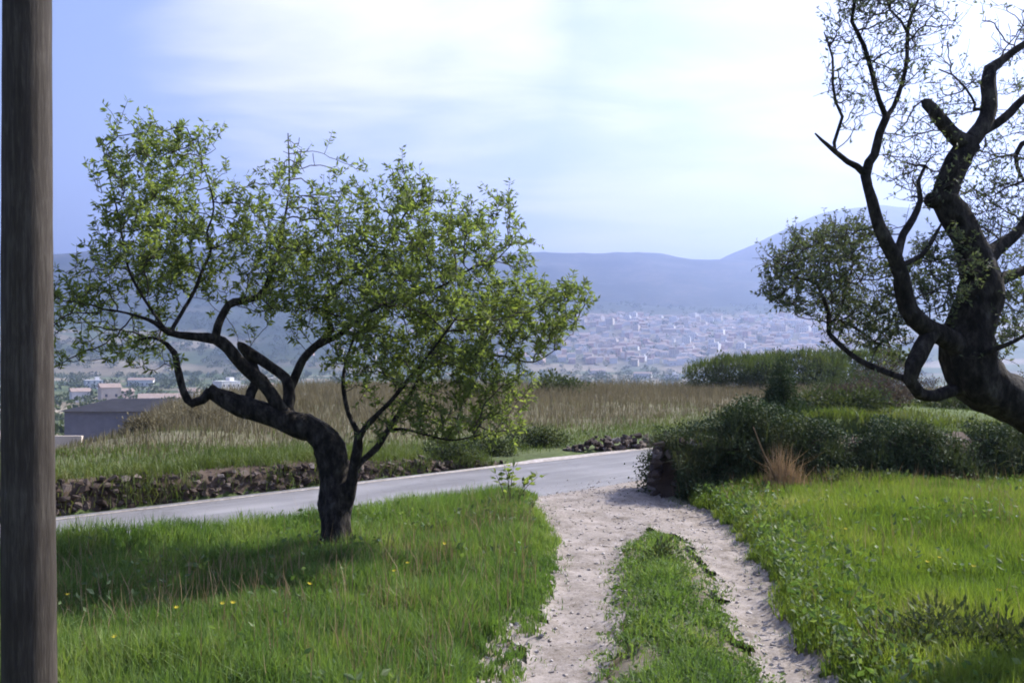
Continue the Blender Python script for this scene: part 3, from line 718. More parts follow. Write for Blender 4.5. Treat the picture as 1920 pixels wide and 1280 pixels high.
# ------------------------------------------------------------------ right almond tree, its trunk leaning in from the right
RD = 5.0
rb = at(2130, 664, RD); rb[2] = float(hgt(np.array([rb[0]]), np.array([rb[1]]))[0])
RT = empty('almond_tree', rb, 'gnarled leaning almond tree with thick dark trunk at the right edge', 'tree')
base_py = HOR + (CAM_Z - rb[2]) * F / RD
right_limbs = [
    [(2135, base_py + 12, 150, 0.15), (2120, 1130, 132, 0.14), (2090, 990, 122, 0.1), (2030, 855, 104, 0.07), (1960, 782, 90, 0.04), (1890, 745, 92, 0.02), (1838, 712, 104, 0), (1812, 665, 98, 0), (1822, 600, 86, 0), (1838, 545, 76, 0.0), (1832, 495, 70, 0), (1812, 445, 62, -0.02), (1786, 400, 56, -0.03), (1768, 372, 50, -0.05), (1778, 340, 46, -0.05), (1796, 300, 46, -0.05), (1818, 266, 44, -0.05)],
    [(1775, 380, 46, -0.05), (1758, 374, 42, -0.06), (1742, 376, 34, -0.07), (1735, 377, 14, -0.07)],
    [(1815, 272, 38, -0.05), (1792, 258, 35, -0.07), (1766, 230, 31, -0.1), (1748, 206, 28, -0.12), (1736, 194, 24, -0.12), (1730, 188, 11, -0.12)],
    [(1816, 268, 38, -0.05), (1842, 238, 36, -0.03), (1856, 200, 32, 0.0), (1852, 158, 30, 0.02), (1856, 130, 27, 0.03), (1876, 116, 20, 0.05), (1902, 96, 16, 0.08), (1940, 70, 12, 0.1), (1990, 30, 8, 0.1)],
    [(1845, 245, 24, -0.02), (1870, 231, 21, 0.0), (1896, 210, 18, 0.02), (1922, 182, 15, 0.05), (1970, 150, 10, 0.1), (2020, 100, 6, 0.1)],
    [(1836, 500, 44, 0.0), (1868, 468, 32, 0.08), (1898, 446, 26, 0.14), (1925, 415, 22, 0.2), (1960, 350, 16, 0.25), (1990, 280, 10, 0.3)],
    [(1846, 550, 34, 0.02), (1880, 522, 26, 0.1), (1924, 504, 20, 0.15), (1980, 470, 12, 0.2), (2040, 430, 6, 0.2)],
    [(1820, 675, 18, -0.05), (1850, 660, 14, -0.15), (1884, 648, 11, -0.2), (1925, 626, 8, -0.25), (1970, 590, 5, -0.3)],
    [(1810, 660, 60, -0.03), (1778, 636, 50, -0.08), (1745, 620, 46, -0.13), (1714, 596, 42, -0.18), (1698, 560, 38, -0.2), (1690, 517, 36, -0.22), (1680, 486, 34, -0.24), (1664, 455, 31, -0.26), (1648, 420, 27, -0.28), (1636, 375, 25, -0.3), (1624, 330, 24, -0.3), (1630, 304, 20, -0.3), (1640, 290, 18, -0.3), (1649, 250, 17, -0.3), (1662, 218, 17, -0.3)],
    [(1624, 328, 18, -0.3), (1607, 312, 15, -0.32), (1589, 303, 13, -0.35), (1565, 284, 11, -0.38), (1540, 262, 7, -0.4), (1528, 250, 4, -0.4)],
    [(1566, 284, 8, -0.38), (1564, 268, 8, -0.36), (1571, 244, 8, -0.35), (1579, 219, 7, -0.33), (1567, 192, 6, -0.33), (1561, 156, 6, -0.32), (1561, 109, 5, -0.3), (1545, 60, 3, -0.3)],
    [(1662, 220, 13, -0.3), (1648, 187, 11, -0.32), (1637, 141, 10, -0.35), (1621, 87, 9, -0.37), (1607, 58, 9, -0.4), (1597, 40, 8, -0.42), (1603, 0, 7, -0.45), (1600, -60, 4, -0.45)],
    [(1661, 222, 13, -0.3), (1676, 200, 11, -0.26), (1692, 156, 10, -0.22), (1701, 109, 10, -0.2), (1702, 56, 9, -0.18), (1712, 22, 7, -0.16), (1735, -30, 4, -0.15)],
    [(1700, 60, 6, -0.18), (1690, 40, 6, -0.18), (1668, 18, 5, -0.2), (1655, -30, 3, -0.2)],
    [(1684, 480, 20, -0.24), (1694, 440, 18, -0.2), (1712, 412, 16, -0.16), (1726, 376, 13, -0.12), (1722, 340, 9, -0.1), (1735, 310, 6, -0.1)],
    [(1692, 496, 14, -0.22), (1728, 478, 11, -0.16), (1752, 444, 8, -0.1), (1765, 420, 5, -0.1)],
    [(1745, 622, 40, -0.13), (1730, 650, 38, -0.18), (1714, 685, 34, -0.22), (1706, 714, 28, -0.2), (1722, 736, 26, -0.15), (1755, 742, 28, -0.08), (1795, 728, 30, -0.02)],
    [(1706, 712, 16, -0.2), (1668, 700, 14, -0.1), (1612, 676, 12, 0.0), (1572, 643, 12, 0.1), (1555, 625, 11, 0.12), (1555, 590, 10, 0.15), (1545, 560, 7, 0.15), (1530, 530, 5, 0.15), (1500, 522, 4, 0.15), (1470, 500, 3, 0.15), (1438, 477, 2, 0.15)],
    [(1556, 606, 9, 0.12), (1570, 596, 8, 0.15), (1582, 560, 7, 0.18), (1589, 530, 6, 0.2), (1600, 490, 5, 0.25), (1590, 440, 3, 0.3)],
    [(1574, 600, 6, 0.15), (1605, 615, 6, 0.2), (1640, 640, 4, 0.2), (1670, 650, 3, 0.25)],
    [(1942, 260, 12, 0.1), (1916, 270, 11, 0.08), (1905, 290, 10, 0.06), (1908, 315, 8, 0.05), (1920, 340, 6, 0.05)],
    [(1842, 205, 8, 0.0), (1826, 205, 7, -0.05), (1828, 195, 6, -0.05), (1810, 165, 5, -0.1), (1785, 140, 4, -0.15), (1760, 130, 3, -0.15)],
]
right_blobs = [
    (1580, 90, 80, 70, -0.35, 0.3, 1.6, 0.5), (1640, 40, 70, 60, -0.3, 0.3, 1.5, 0.45), (1590, 20, 80, 45, -0.4, 0.3, 1.7, 0.65), (1700, 60, 70, 90, -0.2, 0.3, 1.4, 0.4), (1640, -50, 120, 60, -0.3, 0.4, 0.5, 0.6),
    (1560, 190, 55, 70, -0.35, 0.2, 1.0, 0.45), (1545, 260, 30, 40, -0.4, 0.2, 0.5, 0.2), (1640, 180, 50, 70, -0.3, 0.2, 0.9, 0.45), (1700, 300, 60, 90, -0.1, 0.3, 1.4, 0.4), (1735, 350, 50, 60, -0.1, 0.3, 1.2, 0.45), (1790, 170, 45, 40, -0.1, 0.2, 0.5, 0.2),
    (1560, 480, 100, 60, 0.2, 0.5, 1.3, 1.7), (1520, 540, 75, 50, 0.15, 0.4, 1.3, 1.7), (1620, 440, 60, 40, 0.3, 0.4, 1.2, 1.7), (1620, 540, 80, 70, 0.25, 0.5, 1.0, 0.5), (1640, 620, 60, 50, 0.2, 0.4, 1.2, 1.7), (1680, 560, 50, 70, 0.2, 0.4, 1.1, 1.7), (1600, 590, 60, 50, 0.2, 0.4, 1.0, 1.7), (1790, 180, 60, 60, 0.0, 0.3, 0.8, 0.4), (1490, 490, 45, 30, 0.15, 0.2, 0.8, 0.6),
    (1760, 500, 50, 70, 0.0, 0.4, 1.0, 1.7), (1740, 560, 40, 40, -0.1, 0.3, 0.9, 1.7), (1890, 560, 45, 60, 0.1, 0.4, 0.9, 1.7), (1890, 620, 45, 40, -0.1, 0.4, 0.9, 1.7), (1860, 400, 60, 70, 0.1, 0.3, 1.4, 0.5), (1880, 320, 55, 70, 0.1, 0.3, 1.4, 0.5), (1900, 380, 40, 50, 0.2, 0.3, 1.1, 0.7),
    (1900, 40, 50, 60, 0.0, 0.3, 0.6, 0.15), (1990, 200, 100, 200, 0.2, 0.5, 0.35, 0.5), (2000, 450, 80, 90, 0.2, 0.4, 0.5, 0.6), (1840, 660, 30, 30, -0.1, 0.3, 0.4, 0.6), (1690, 640, 30, 50, 0.1, 0.3, 0.7, 1.7)]
print('right tree', grow_tree(RT, RD, right_limbs, right_blobs, (M['bark'], M['twig'], M['pale_leaf']), 4600, 0.04, 0.026, (0.024, 0.010), 12,
                             shoot=(0.04, 0.14), up=0.55, nleaf=(4, 9), extra_tufts=[(1648, 722, -0.25, 26, 26), (1665, 735, -0.25, 14, 20)], thick=0.8, slim=0.88))

# ------------------------------------------------------------------ dry stone wall across the road
def rock_mesh(name, seed, mat):
    rg = np.random.default_rng(seed); bm = bmesh.new()
    for _ in range(15):
        v = rg.uniform(-0.5, 0.5, 3); v /= max(abs(v)) ** 0.75 * 1.6 + 1e-6
        bm.verts.new(v * 0.8)
    r_ = bmesh.ops.convex_hull(bm, input=bm.verts)
    bmesh.ops.delete(bm, geom=list({g for g in r_['geom_interior'] if isinstance(g, bmesh.types.BMVert)}), context='VERTS')
    me = bpy.data.meshes.new(name); bm.to_mesh(me); bm.free(); me.materials.append(mat); return me
ROCKS = [rock_mesh('stone', 100 + k, M['stone']) for k in range(10)]
def put_stone(parent, p, size, rg, kind=None):
    o = bpy.data.objects.new('stone', ROCKS[rg.integers(len(ROCKS))]); COL.objects.link(o); o.parent = parent
    o.location = np.asarray(p) - np.array(parent.location); o.scale = size
    o.rotation_euler = (rg.normal(0, 0.25), rg.normal(0, 0.25), math.atan2(T[1], T[0]) + rg.normal(0, 0.35)); return o
rg = np.random.default_rng(31)
w0 = P0 + T * 2.5
DW = empty('dry_stone_wall', (*w0, -0.1), 'low brown dry stone wall along the far side of the road', 'wall')
# earth backing
V = []; Q = []; us = np.arange(-2.2, 6.9, 0.12)
for u in us:
    h = float(wall_h(u)) * float(np.interp(u, (6.2, 6.9), (1, 0.3)))
    for (s, z) in ((0.06, -0.16), (0.12, -0.1 + h * 0.5), (0.17, -0.12 + h), (0.42, -0.10 + h)):
        q = P0 + T * u + N * (s + 0.03 * (rg.random() - 0.5)); V.append((q[0], q[1], z + 0.02 * (rg.random() - 0.5)))
for i in range(len(us) - 1):
    for k in range(3): Q.append((i * 4 + k, (i + 1) * 4 + k, (i + 1) * 4 + k + 1, i * 4 + k + 1))
mesh_np('earth_backing', np.array(V), None, M['earth'], DW, quads=np.array(Q), smooth=True)
cnt = 0
u = -1.6
rows_z = [0.0, 0.075, 0.15, 0.225, 0.3]
for rz in rows_z:
    u = -1.5 + rg.random() * 0.05
    while u < 6.8 and cnt < 298:
        ln = rg.uniform(0.075, 0.17)
        h = float(wall_h(u)) * float(np.interp(u, (6.2, 6.9), (1, 0.4)))
        if rz < h - 0.03 and rg.random() < 0.93:
            q = P0 + T * (u + ln / 2) + N * (0.09 + 0.10 * rz + rg.normal(0, 0.03))
            put_stone(DW, (q[0], q[1], -0.1 + rz + 0.03 + rg.normal(0, 0.018)), (ln * rg.uniform(0.8, 1.15), rg.uniform(0.09, 0.15), rg.uniform(0.05, 0.1)), rg); cnt += 1
        u += ln
print('wall stones', cnt)
# rubble along the field edge further right
rw = np.array(onground(1180, 836, -0.06))
RW = empty('rubble_wall', (rw[0], rw[1], -0.1), 'tumbled brown rubble wall at the field edge above the road bend', 'wall')
a_, b_ = np.array(onground(1085, 848, -0.08)), np.array(onground(1285, 834, -0.08))
for k in range(120):
    t = rg.random(); q = a_ + (b_ - a_) * t + N * abs(rg.normal(0.15, 0.12)); lay = rg.random() ** 1.5 * float(np.interp(t, (0, 0.3, 1), (0.1, 0.2, 0.24)))
    sz = rg.uniform(0.07, 0.17)
    put_stone(RW, (q[0], q[1], -0.06 + lay), (sz * 1.3, sz, sz * 0.8), rg)

# ------------------------------------------------------------------ grass
def blades(name, x, y, h, wd, mat, label, seed, lean=0.45, parent=None, rnd=None, zoff=-0.01, z=None):
    rg = np.random.default_rng(seed); n = len(x)
    if z is None: z = hgt(x, y) + zoff
    ph = rg.uniform(0, 2 * math.pi, n); la = rg.uniform(0, 2 * math.pi, n); le = np.abs(rg.normal(0, lean, n)) * h
    sx, sy = np.cos(ph) * wd / 2, np.sin(ph) * wd / 2; lx, ly = np.cos(la) * le, np.sin(la) * le
    V = np.empty((n, 5, 3))
    V[:, 0] = np.column_stack((x - sx, y - sy, z)); V[:, 1] = np.column_stack((x + sx, y + sy, z))
    V[:, 2] = np.column_stack((x - sx * .75 + lx * .3, y - sy * .75 + ly * .3, z + h * .55)); V[:, 3] = np.column_stack((x + sx * .75 + lx * .3, y + sy * .75 + ly * .3, z + h * .55))
    V[:, 4] = np.column_stack((x + lx, y + ly, z + h * np.sqrt(np.clip(1 - (le / h) ** 2 * 0.5, 0.2, 1))))
    b = np.arange(n)[:, None] * 5
    tr = np.concatenate((b + np.array((0, 1, 3)), b + np.array((0, 3, 2)), b + np.array((2, 3, 4))), 1).reshape(-1, 3)
    if rnd is None: rnd = rg.random(n)
    o = mesh_np(name, V.reshape(-1, 3), tr, mat, parent, 'stuff', rnd=np.repeat(np.clip(rnd, 0, 1), 5))
    if label: o['label'] = label
    return o

def scatter(n, x0, x1, y0, y1, seed, pw=1.0):
    """points in a wedge of the view with density thinning with distance"""
    rg = np.random.default_rng(seed)
    y = y0 + (y1 - y0) * rg.random(n) ** pw
    x = rg.uniform(x0, x1, n)
    return x, y, rg

# left meadow
x, y, rg = scatter(370000, -8.2, 1.0, 4.0, 12.5, 41, 1.15)
s, u = road_su(x, y); td = track_d(x, y)
vis = (np.abs(x) < 0.56 * y + 2.0) & (s < -ROAD_W - 0.06 + 0.1 * rg.random(len(x))) & (td > -0.02 + 0.10 * rg.random(len(x)) ** 2)
cx = onground(1100, 1100)[0]
vis &= sdf(RIGHT_RUT, x, y) > 0
vis &= ~((x > 0.35) & (y < 8.3) & (sdf(LEFT_RUT, x, y) > 0) & (x > np.interp(y, (4, 6, 8, 9), (0.25, 0.35, 0.6, 0.8))))   # the middle strip has its own turf
cl = 0.5 * fbm(x * 1.0, y * 1.0, 3) + 0.5 * fbm(x * 3.2 + 4, y * 3.2, 3); cl2 = fbm(x * 6 + 9, y * 6, 2)
vis &= rg.random(len(x)) < 0.25 + 1.3 * cl2
x, y = x[vis], y[vis]; cl, cl2, td, s = cl[vis], cl2[vis], td[vis], s[vis]
h = (0.07 + 0.19 * np.clip(cl * 1.5 - 0.25, 0, 1) * rg.uniform(0.4, 1.25, len(x)) + 0.05 * cl2) * (0.35 + 0.65 * ss(0.0, 0.35, td)) * (1 + 0.1 * ss(-4.3, -3.2, s))
print('left blades', len(x))
blades('meadow_grass', x, y, h, rg.uniform(0.005, 0.011, len(x)), M['grass'], 'long green grass of the meadow under the bent tree', 42, rnd=-0.05 + 0.65 * rg.random(len(x)) + 1.7 * (cl - 0.45) + 0.5 * (rg.random(len(x)) < 0.06))

# right meadow
x, y, rg = scatter(330000, 1.0, 9.4, 4.0, 11.9, 43, 1.1)
s, u = road_su(x, y); td = track_d(x, y)
vis = (np.abs(x) < 0.56 * y + 2.4) & (s < -ROAD_W - 0.5) & (y < BANK_Y - 0.02) & (td > -0.02 + 0.10 * rg.random(len(x)) ** 2)
right_of = x > np.interp(y, (3.5, 4.9, 6.0, 7.2, 8.3, 9.5, 10.5, 12), (1.25, 1.42, 1.55, 1.68, 1.8, 1.95, 2.0, 2.2)) - 0.1
vis &= right_of
cl = 0.5 * fbm(x * 0.9 + 30, y * 0.9, 3) + 0.5 * fbm(x * 3.0 + 14, y * 3.0, 3); cl2 = fbm(x * 6 + 19, y * 6, 2)
vis &= rg.random(len(x)) < 0.25 + 1.3 * cl2
x, y = x[vis], y[vis]; cl, cl2, td = cl[vis], cl2[vis], td[vis]
h = (0.08 + 0.22 * cl * rg.uniform(0.5, 1.2, len(x)) + 0.05 * cl2) * (0.4 + 0.6 * ss(0.0, 0.3, td))
print('right blades', len(x))
blades('meadow_grass', x, y, h, rg.uniform(0.005, 0.011, len(x)), M['bright_grass'], 'bright yellow green grass of the meadow right of the track', 44, rnd=0.02 + 0.65 * rg.random(len(x)) + 1.7 * (cl - 0.45) + 0.5 * (rg.random(len(x)) < 0.06))

# thin pale seed stalks standing over the grass
x, y, rg = scatter(26000, -6.5, 6.8, 4.3, 11.3, 48, 1.1)
s, u = road_su(x, y); td = track_d(x, y)
vis = (np.abs(x) < 0.55 * y + 0.4) & (s < -ROAD_W - 0.15) & (td > 0.12) & (sdf(RIGHT_RUT, x, y) > 0.1) & ~((x > 0.2) & (x < 1.7) & (y < 9.2)) & (rg.random(len(x)) < 2.6 * (fbm(x * 0.9 + 50, y * 0.9, 3) - 0.36))
x, y = x[vis], y[vis]
blades('seed_stalks', x, y, rg.uniform(0.16, 0.36, len(x)), rg.uniform(0.003, 0.006, len(x)), M['straw'], 'thin dry seed stalks rising out of the meadow grass', 49, 0.3)
# low crumbs of turf straying on to the track edges
x, y, rg = scatter(60000, -0.8, 3.2, 4.3, 12.2, 50, 1.0)
td = track_d(x, y); s, u = road_su(x, y)
vis = (td > -0.16) & (td < 0.06) & (rg.random(len(x)) < 0.9 * ss(-0.18, 0.03, td) * ss(0.35, 0.6, fbm(x * 4, y * 4, 3))) & (s < -ROAD_W - 0.1)
x, y = x[vis], y[vis]
blades('edge_grass', x, y, rg.uniform(0.015, 0.06, len(x)), rg.uniform(0.004, 0.009, len(x)), M['clover'], 'stray short grass at the edges of the wheel ruts', 58, 0.8)

# turf strip between the ruts: short grass and small broad leaves
x, y, rg = scatter(150000, 0.2, 1.8, 3.8, 9.3, 45, 1.1)
d = sdf(STRIP, x, y) + (fbm(x * 5, y * 5, 3) - 0.5) * 0.30
core = ss(0.10, -0.32, d)
vis = (d < 0.10) & (rg.random(len(x)) < 0.07 + 0.85 * core ** 1.3 * np.clip(3.2 * fbm(x * 3.0, y * 3.0, 4) - 1.05, 0.04, 1.0))
x, y, core = x[vis], y[vis], core[vis]
print('strip blades', len(x))
half = int(len(x) * 0.68); pm = rg.permutation(len(x)); x, y, core = x[pm], y[pm], core[pm]
blades('strip_grass', x[:half], y[:half], (0.03 + 0.12 * rg.random(half) * core[:half]), rg.uniform(0.005, 0.010, half), M['grass'], 'short grass growing between the two wheel ruts', 46, 0.7)
px_, py_ = x[half:], y[half:]; m = len(px_)
dv = np.column_stack((rg.normal(0, 1, m), rg.normal(0, 1, m), rg.uniform(0.1, 0.9, m))); dv /= np.linalg.norm(dv, axis=1)[:, None]
o = add_leaves('strip_weeds', np.column_stack((px_, py_, hgt(px_, py_) + rg.uniform(0.0, 0.06, m) * core[half:])), dv, rg.uniform(0.6, 1.4, m), (0.032, 0.018), M['clover'], None, rg)
o['label'] = 'small leafy weeds in the turf between the ruts'

# broad-leaved weeds lining the right rut and dotted in both meadows
x, y, rg = scatter(90000, -5.5, 5.5, 4.2, 11.5, 47, 1.0)
td = track_d(x, y); s, u = road_su(x, y)
ridge_ = (x > 1.3) * ss(0.55, 0.05, np.abs(td - 0.25)) + 0.16 * (fbm(x * 1.6 + 3, y * 1.6, 3) > 0.56)
vis = (td > 0.03) & (rg.random(len(x)) < ridge_) & (np.abs(x) < 0.55 * y + 0.3) & (s < -ROAD_W - 0.3) & ((x < 0.2) | (x > np.interp(y, (3.5, 4.9, 6.0, 7.2, 8.3, 9.5, 10.5, 12), (1.25, 1.42, 1.55, 1.68, 1.8, 1.95, 2.0, 2.2)) - 0.05))
x, y = x[vis], y[vis]; m = len(x)
dv = np.column_stack((rg.normal(0, 1, m), rg.normal(0, 1, m), rg.uniform(0.1, 1.2, m))); dv /= np.linalg.norm(dv, axis=1)[:, None]
o = add_leaves('meadow_weeds', np.column_stack((x, y, hgt(x, y) + rg.uniform(0.03, 0.20, m))), dv, rg.uniform(0.6, 1.3, m), (0.05, 0.026), M['clover'], None, rg)
o['label'] = 'broad leaved weeds lining the track and dotted through the meadow'

# far field: green turf near the wall, then tall dry grass
x, y, rg = scatter(150000, -14, 9, 10, 34, 51, 1.35)
s, u = road_su(x, y)
vis = (s > 0.16) & (np.abs(x) < 0.56 * y + 1) & (rg.random(len(x)) < 1.1 - ss(1.5, 6.5, s) * 0.92) & (rg.random(len(x)) < 0.25 + 1.2 * fbm(x * 0.9, y * 0.9, 3)) & ((s > 0.5 + 0.5 * rg.random(len(x))) | (u < 6.6))
x, y, s = x[vis], y[vis], s[vis]; print('field green', len(x))
blades('field_grass', x, y, (0.05 + 0.16 * fbm(x, y, 3) * rg.uniform(0.5, 1.3, len(x))), rg.uniform(0.007, 0.014, len(x)), M['field_grass'], 'green grass of the field above the stone wall', 52, rnd=0.1 + 0.7 * rg.random(len(x)) + 0.25 * ss(2, 7, s))
rg = np.random.default_rng(59); n = 24000
uu = rg.uniform(-2.5, 6.6, n); sv = rg.uniform(-0.02, 0.75, n); pk = rg.random(n) < np.interp(uu, (-2, 1, 2.5, 6.5), (1, 0.8, 0.35, 0.5)) * (0.2 + 1.3 * ss(0.35, 0.65, fbm(uu * 2.2, sv * 2, 3)))
uu, sv = uu[pk], sv[pk]; x, y = P0[0] + T[0] * uu + N[0] * sv, P0[1] + T[1] * uu + N[1] * sv
blades('wall_top_grass', x, y, rg.uniform(0.05, 0.2, len(x)), rg.uniform(0.006, 0.012, len(x)), M['field_grass'], 'yellow green grass hanging over the top of the stone wall', 60, 0.8, rnd=0.25 + 0.7 * rg.random(len(x)), z=np.maximum(hgt(x, y), -0.11 + wall_h(uu) * np.where(sv < 0.12, rg.random(len(sv)), 1)))
x, y, rg = scatter(170000, -22, 24, 12, 50, 53, 1.0)
s, u = road_su(x, y)
a = x / y
vis = (s > 1.0) & (np.abs(x) < 0.56 * y + 1) & (rg.random(len(x)) < ss(1.2, 5.5, s + 2.5 * (fbm(x * 0.5, y * 0.5, 3) - 0.5) + 2.0 * ss(-0.25, -0.36, x / y)) * (0.35 + 0.65 * fbm(x * 0.35, y * 0.35, 3)))
x, y, s = x[vis], y[vis], s[vis]; print('dry', len(x))
hh = (0.10 + 0.12 * ss(1, 5, s) + 0.5 * fbm(x * 0.4, y * 0.4, 3) * ss(3, 14, s)) * rg.uniform(0.5, 1.2, len(x)) * (1 - 0.5 * ss(-0.34, -0.44, x / y))
blades('dry_grass', x, y, hh, rg.uniform(0.010, 0.024, len(x)), M['dry_grass'], 'tall brown dry grass covering the far field', 54, 0.35, rnd=0.8 * rg.random(len(x)) + 0.3 * (fbm(x * 0.3, y * 0.3, 3) - 0.5))

# ------------------------------------------------------------------ shrubs and the ivy bank
def shrub(name, label, cat, base, blobs, nleaf, size, mat, seed, group=None, stems=5, wood='twig'):
    """blobs: (dx,dy,dz,rx,ry,rz) about the base; leaves fill the outer half of each blob in clumps"""
    rg = np.random.default_rng(seed); root = empty(name, base, label, cat, group); base = np.array(base)
    tw = Tubes()
    for k in range(stems):
        b = blobs[k % len(blobs)]; tip = base + np.array(b[:3]) + rg.normal(0, 0.3, 3) * np.array(b[3:])
        mid = (base + tip) / 2 + rg.normal(0, 0.08, 3) * max(b[3], b[5]); q = base + rg.normal(0, 0.08, 3) * np.array((b[3], b[4], 0)); q[2] = base[2] - 0.05
        tw.add(spline(np.array([np.append(q, 0.02), np.append(mid, 0.013), np.append(tip, 0.005)]) * np.array((1, 1, 1, max(0.4, b[5] * 1.2))), 0.1)[:, :3],
               np.linspace(0.02, 0.004, len(spline(np.array([np.append(q, 0.02), np.append(mid, 0.013), np.append(tip, 0.005)]), 0.1))), 5)
    tw.build('stems', M[wood], root)
    vol = np.array([b[3] * b[4] + b[3] * b[5] for b in blobs]); pick = rg.choice(len(blobs), nleaf // 14 + 1, p=vol / vol.sum())
    P = []; Dv = []
    B = np.array(blobs)
    c = rg.normal(0, 1, (len(pick), 3)); c /= np.linalg.norm(c, axis=1)[:, None]
    c *= (rg.random(len(pick)) ** 0.35)[:, None] * rg.uniform(0.75, 1.1, (len(pick), 1))
    cen = B[pick, :3] + c * B[pick, 3:]
    k = 14
    off = rg.normal(0, 1, (len(pick), k, 3)); off /= np.linalg.norm(off, axis=2)[..., None]
    P = cen[:, None] + off * (rg.random((len(pick), k, 1)) * size[0] * 2.4)
    Dv = off + 0.6 * c[:, None] + np.array((0, 0, 0.3)); Dv /= np.linalg.norm(Dv, axis=2)[..., None]
    P = P.reshape(-1, 3) + base; Dv = Dv.reshape(-1, 3)
    g = P[:, 2] > hgt(P[:, 0], P[:, 1]) - 0.02
    rv = np.clip(np.repeat(rg.random(len(pick)), k) * 0.55 + rg.random(len(P)) * 0.45, 0, 1)
    add_leaves('foliage', P[g], Dv[g], rg.uniform(0.7, 1.3, g.sum()), size, mat, root, rg, rv[g])
    return root

# overgrown terrace wall on the right
IB = empty('ivy_wall', (BANK_X + 1.2, BANK_Y - 0.1, float(hgt(np.array([3.0]), np.array([11.2]))[0])), 'dark terrace wall smothered in ivy and bramble right of the track', 'wall')
rg = np.random.default_rng(61)
def bank_path(n):
    """points along the wall: the return along the road, the corner and the front"""
    ret = [np.array((BANK_X + 0.15, BANK_Y + 0.1)) + T * t for t in np.linspace(6.5, 0.1, 30)]
    fr = [np.array((BANK_X + 0.02 + t, BANK_Y - 0.12 + 0.12 * math.sin(t * 1.7))) for t in np.linspace(0, 7.0, 50)]
    return np.array(ret + fr)
bp_ = bank_path(0)
V = []; Q = []
for i, q in enumerate(bp_):
    tn = bp_[min(i + 1, len(bp_) - 1)] - bp_[max(i - 1, 0)]; nn = np.array((tn[1], -tn[0])); nn = nn / np.linalg.norm(nn)      # outwards
    g0 = float(hgt(np.array([q[0] + nn[0] * 0.5]), np.array([q[1] + nn[1] * 0.5]))[0])
    for (o_, z) in ((0.14, -0.1), (0.10, 0.25), (0.03, 0.4), (-0.06, 0.50), (-0.35, 0.55), (-0.8, 0.55)):
        V.append((q[0] + nn[0] * (o_ + 0.04 * rg.normal()), q[1] + nn[1] * (o_ + 0.04 * rg.normal()), min(g0, 0.1) + z + 0.03 * rg.normal()))
for i in range(len(bp_) - 1):
    for k in range(5): Q.append((i * 6 + k, (i + 1) * 6 + k, (i + 1) * 6 + k + 1, i * 6 + k + 1))
mesh_np('earth_core', np.array(V), None, M['earth'], IB, quads=np.array(Q), smooth=True)
for k in range(150):                             # stones bare at the corner and peeping out along the foot
    i = int(np.clip(rg.normal(30, 2.4), 18, 70)) if k < 95 else int(rg.integers(34, 78))
    q = bp_[i]; tn = bp_[min(i + 1, len(bp_) - 1)] - bp_[max(i - 1, 0)]; nn = np.array((tn[1], -tn[0])); nn /= np.linalg.norm(nn)
    zz_ = rg.uniform(0.0, 0.62 if k < 95 else 0.35); sz = rg.uniform(0.09, 0.2); tt = tn / np.linalg.norm(tn)
    q = q + tt * rg.uniform(-0.1, 0.1) + nn * (0.13 - 0.1 * zz_)
    put_stone(IB, (q[0], q[1], zz_ - 0.02), (sz * 1.3, sz, sz * 0.75), rg)
n = 170000
i = rg.random(n) * (len(bp_) - 1.001); i0 = i.astype(int); fr = (i - i0)[:, None]
q = bp_[i0] * (1 - fr) + bp_[i0 + 1] * fr; tn = bp_[i0 + 1] - bp_[i0]; tn /= np.linalg.norm(tn, axis=1)[:, None] + 1e-9; nn = np.column_stack((tn[:, 1], -tn[:, 0]))
hz_ = rg.random(n); bul = fbm(i * 0.33, hz_ * 2.2, 3)
out_ = 0.14 + 0.75 * (bul - 0.25) * np.sin(np.clip(hz_ * 1.1 + 0.15, 0, 1) * math.pi) + 0.06 * rg.normal(0, 1, n)
top = 0.62 + 0.6 * (fbm(i * 0.22 + 7, i * 0.0 + 2, 3) - 0.45) + 0.22 * np.exp(-((i - 41) / 7.0) ** 2)
z = hz_ * top + 0.02; back = np.clip(hz_ - 0.62, 0, 1) * 2.6 * rg.random(n)
P = np.column_stack((q + nn * (out_ - back)[:, None], z + 0.05 * rg.normal(0, 1, n)))
fringe = rg.random(n) < 0.25; P[fringe, 2] = (top - 0.14)[fringe] + 0.30 * rg.random(fringe.sum()) * (0.4 + fbm(i[fringe] * 0.4, i[fringe] * 0 + 5, 2)); P[fringe, :2] = (q + nn * (0.12 - 0.7 * rg.random(n))[:, None])[fringe]
thin = (np.abs(i - 29.5) < 2.5) & (hz_ < 0.8) & (rg.random(n) < 0.45)
P = P[~thin]; nn3 = np.column_stack((nn, np.zeros(n)))[~thin]; m = len(P)
Dv = rg.normal(0, 0.7, (m, 3)) + nn3 * 0.6 + np.array((0, 0, -0.25)); Dv /= np.linalg.norm(Dv, axis=1)[:, None]
add_leaves('ivy_leaves', P, Dv, rg.uniform(0.6, 1.3, m), (0.036, 0.022), M['ivy'], IB, rg, np.clip(0.55 * rg.random(m) + 0.9 * (fbm(P[:, 0] * 2.2 + 3, P[:, 2] * 3 + P[:, 1] * 2, 3) - 0.28), 0, 1))

# long grass growing out of the bank among the ivy
k = rg.random(n) < 0.2 * (0.25 + ss(0.35, 0.8, hz_)) * 2.2 * ss(0.36, 0.62, fbm(i * 0.5 + 20, hz_ * 3, 3))
pk = np.column_stack((q + nn * (out_ - back + 0.02)[:, None], z))[k]
blades('bank_grass', pk[:, 0], pk[:, 1], rg.uniform(0.08, 0.26, len(pk)), rg.uniform(0.006, 0.012, len(pk)), M['scrub'], None, 66, 0.9, IB, z=pk[:, 2] - 0.03, rnd=0.3 + 0.7 * rg.random(len(pk)))
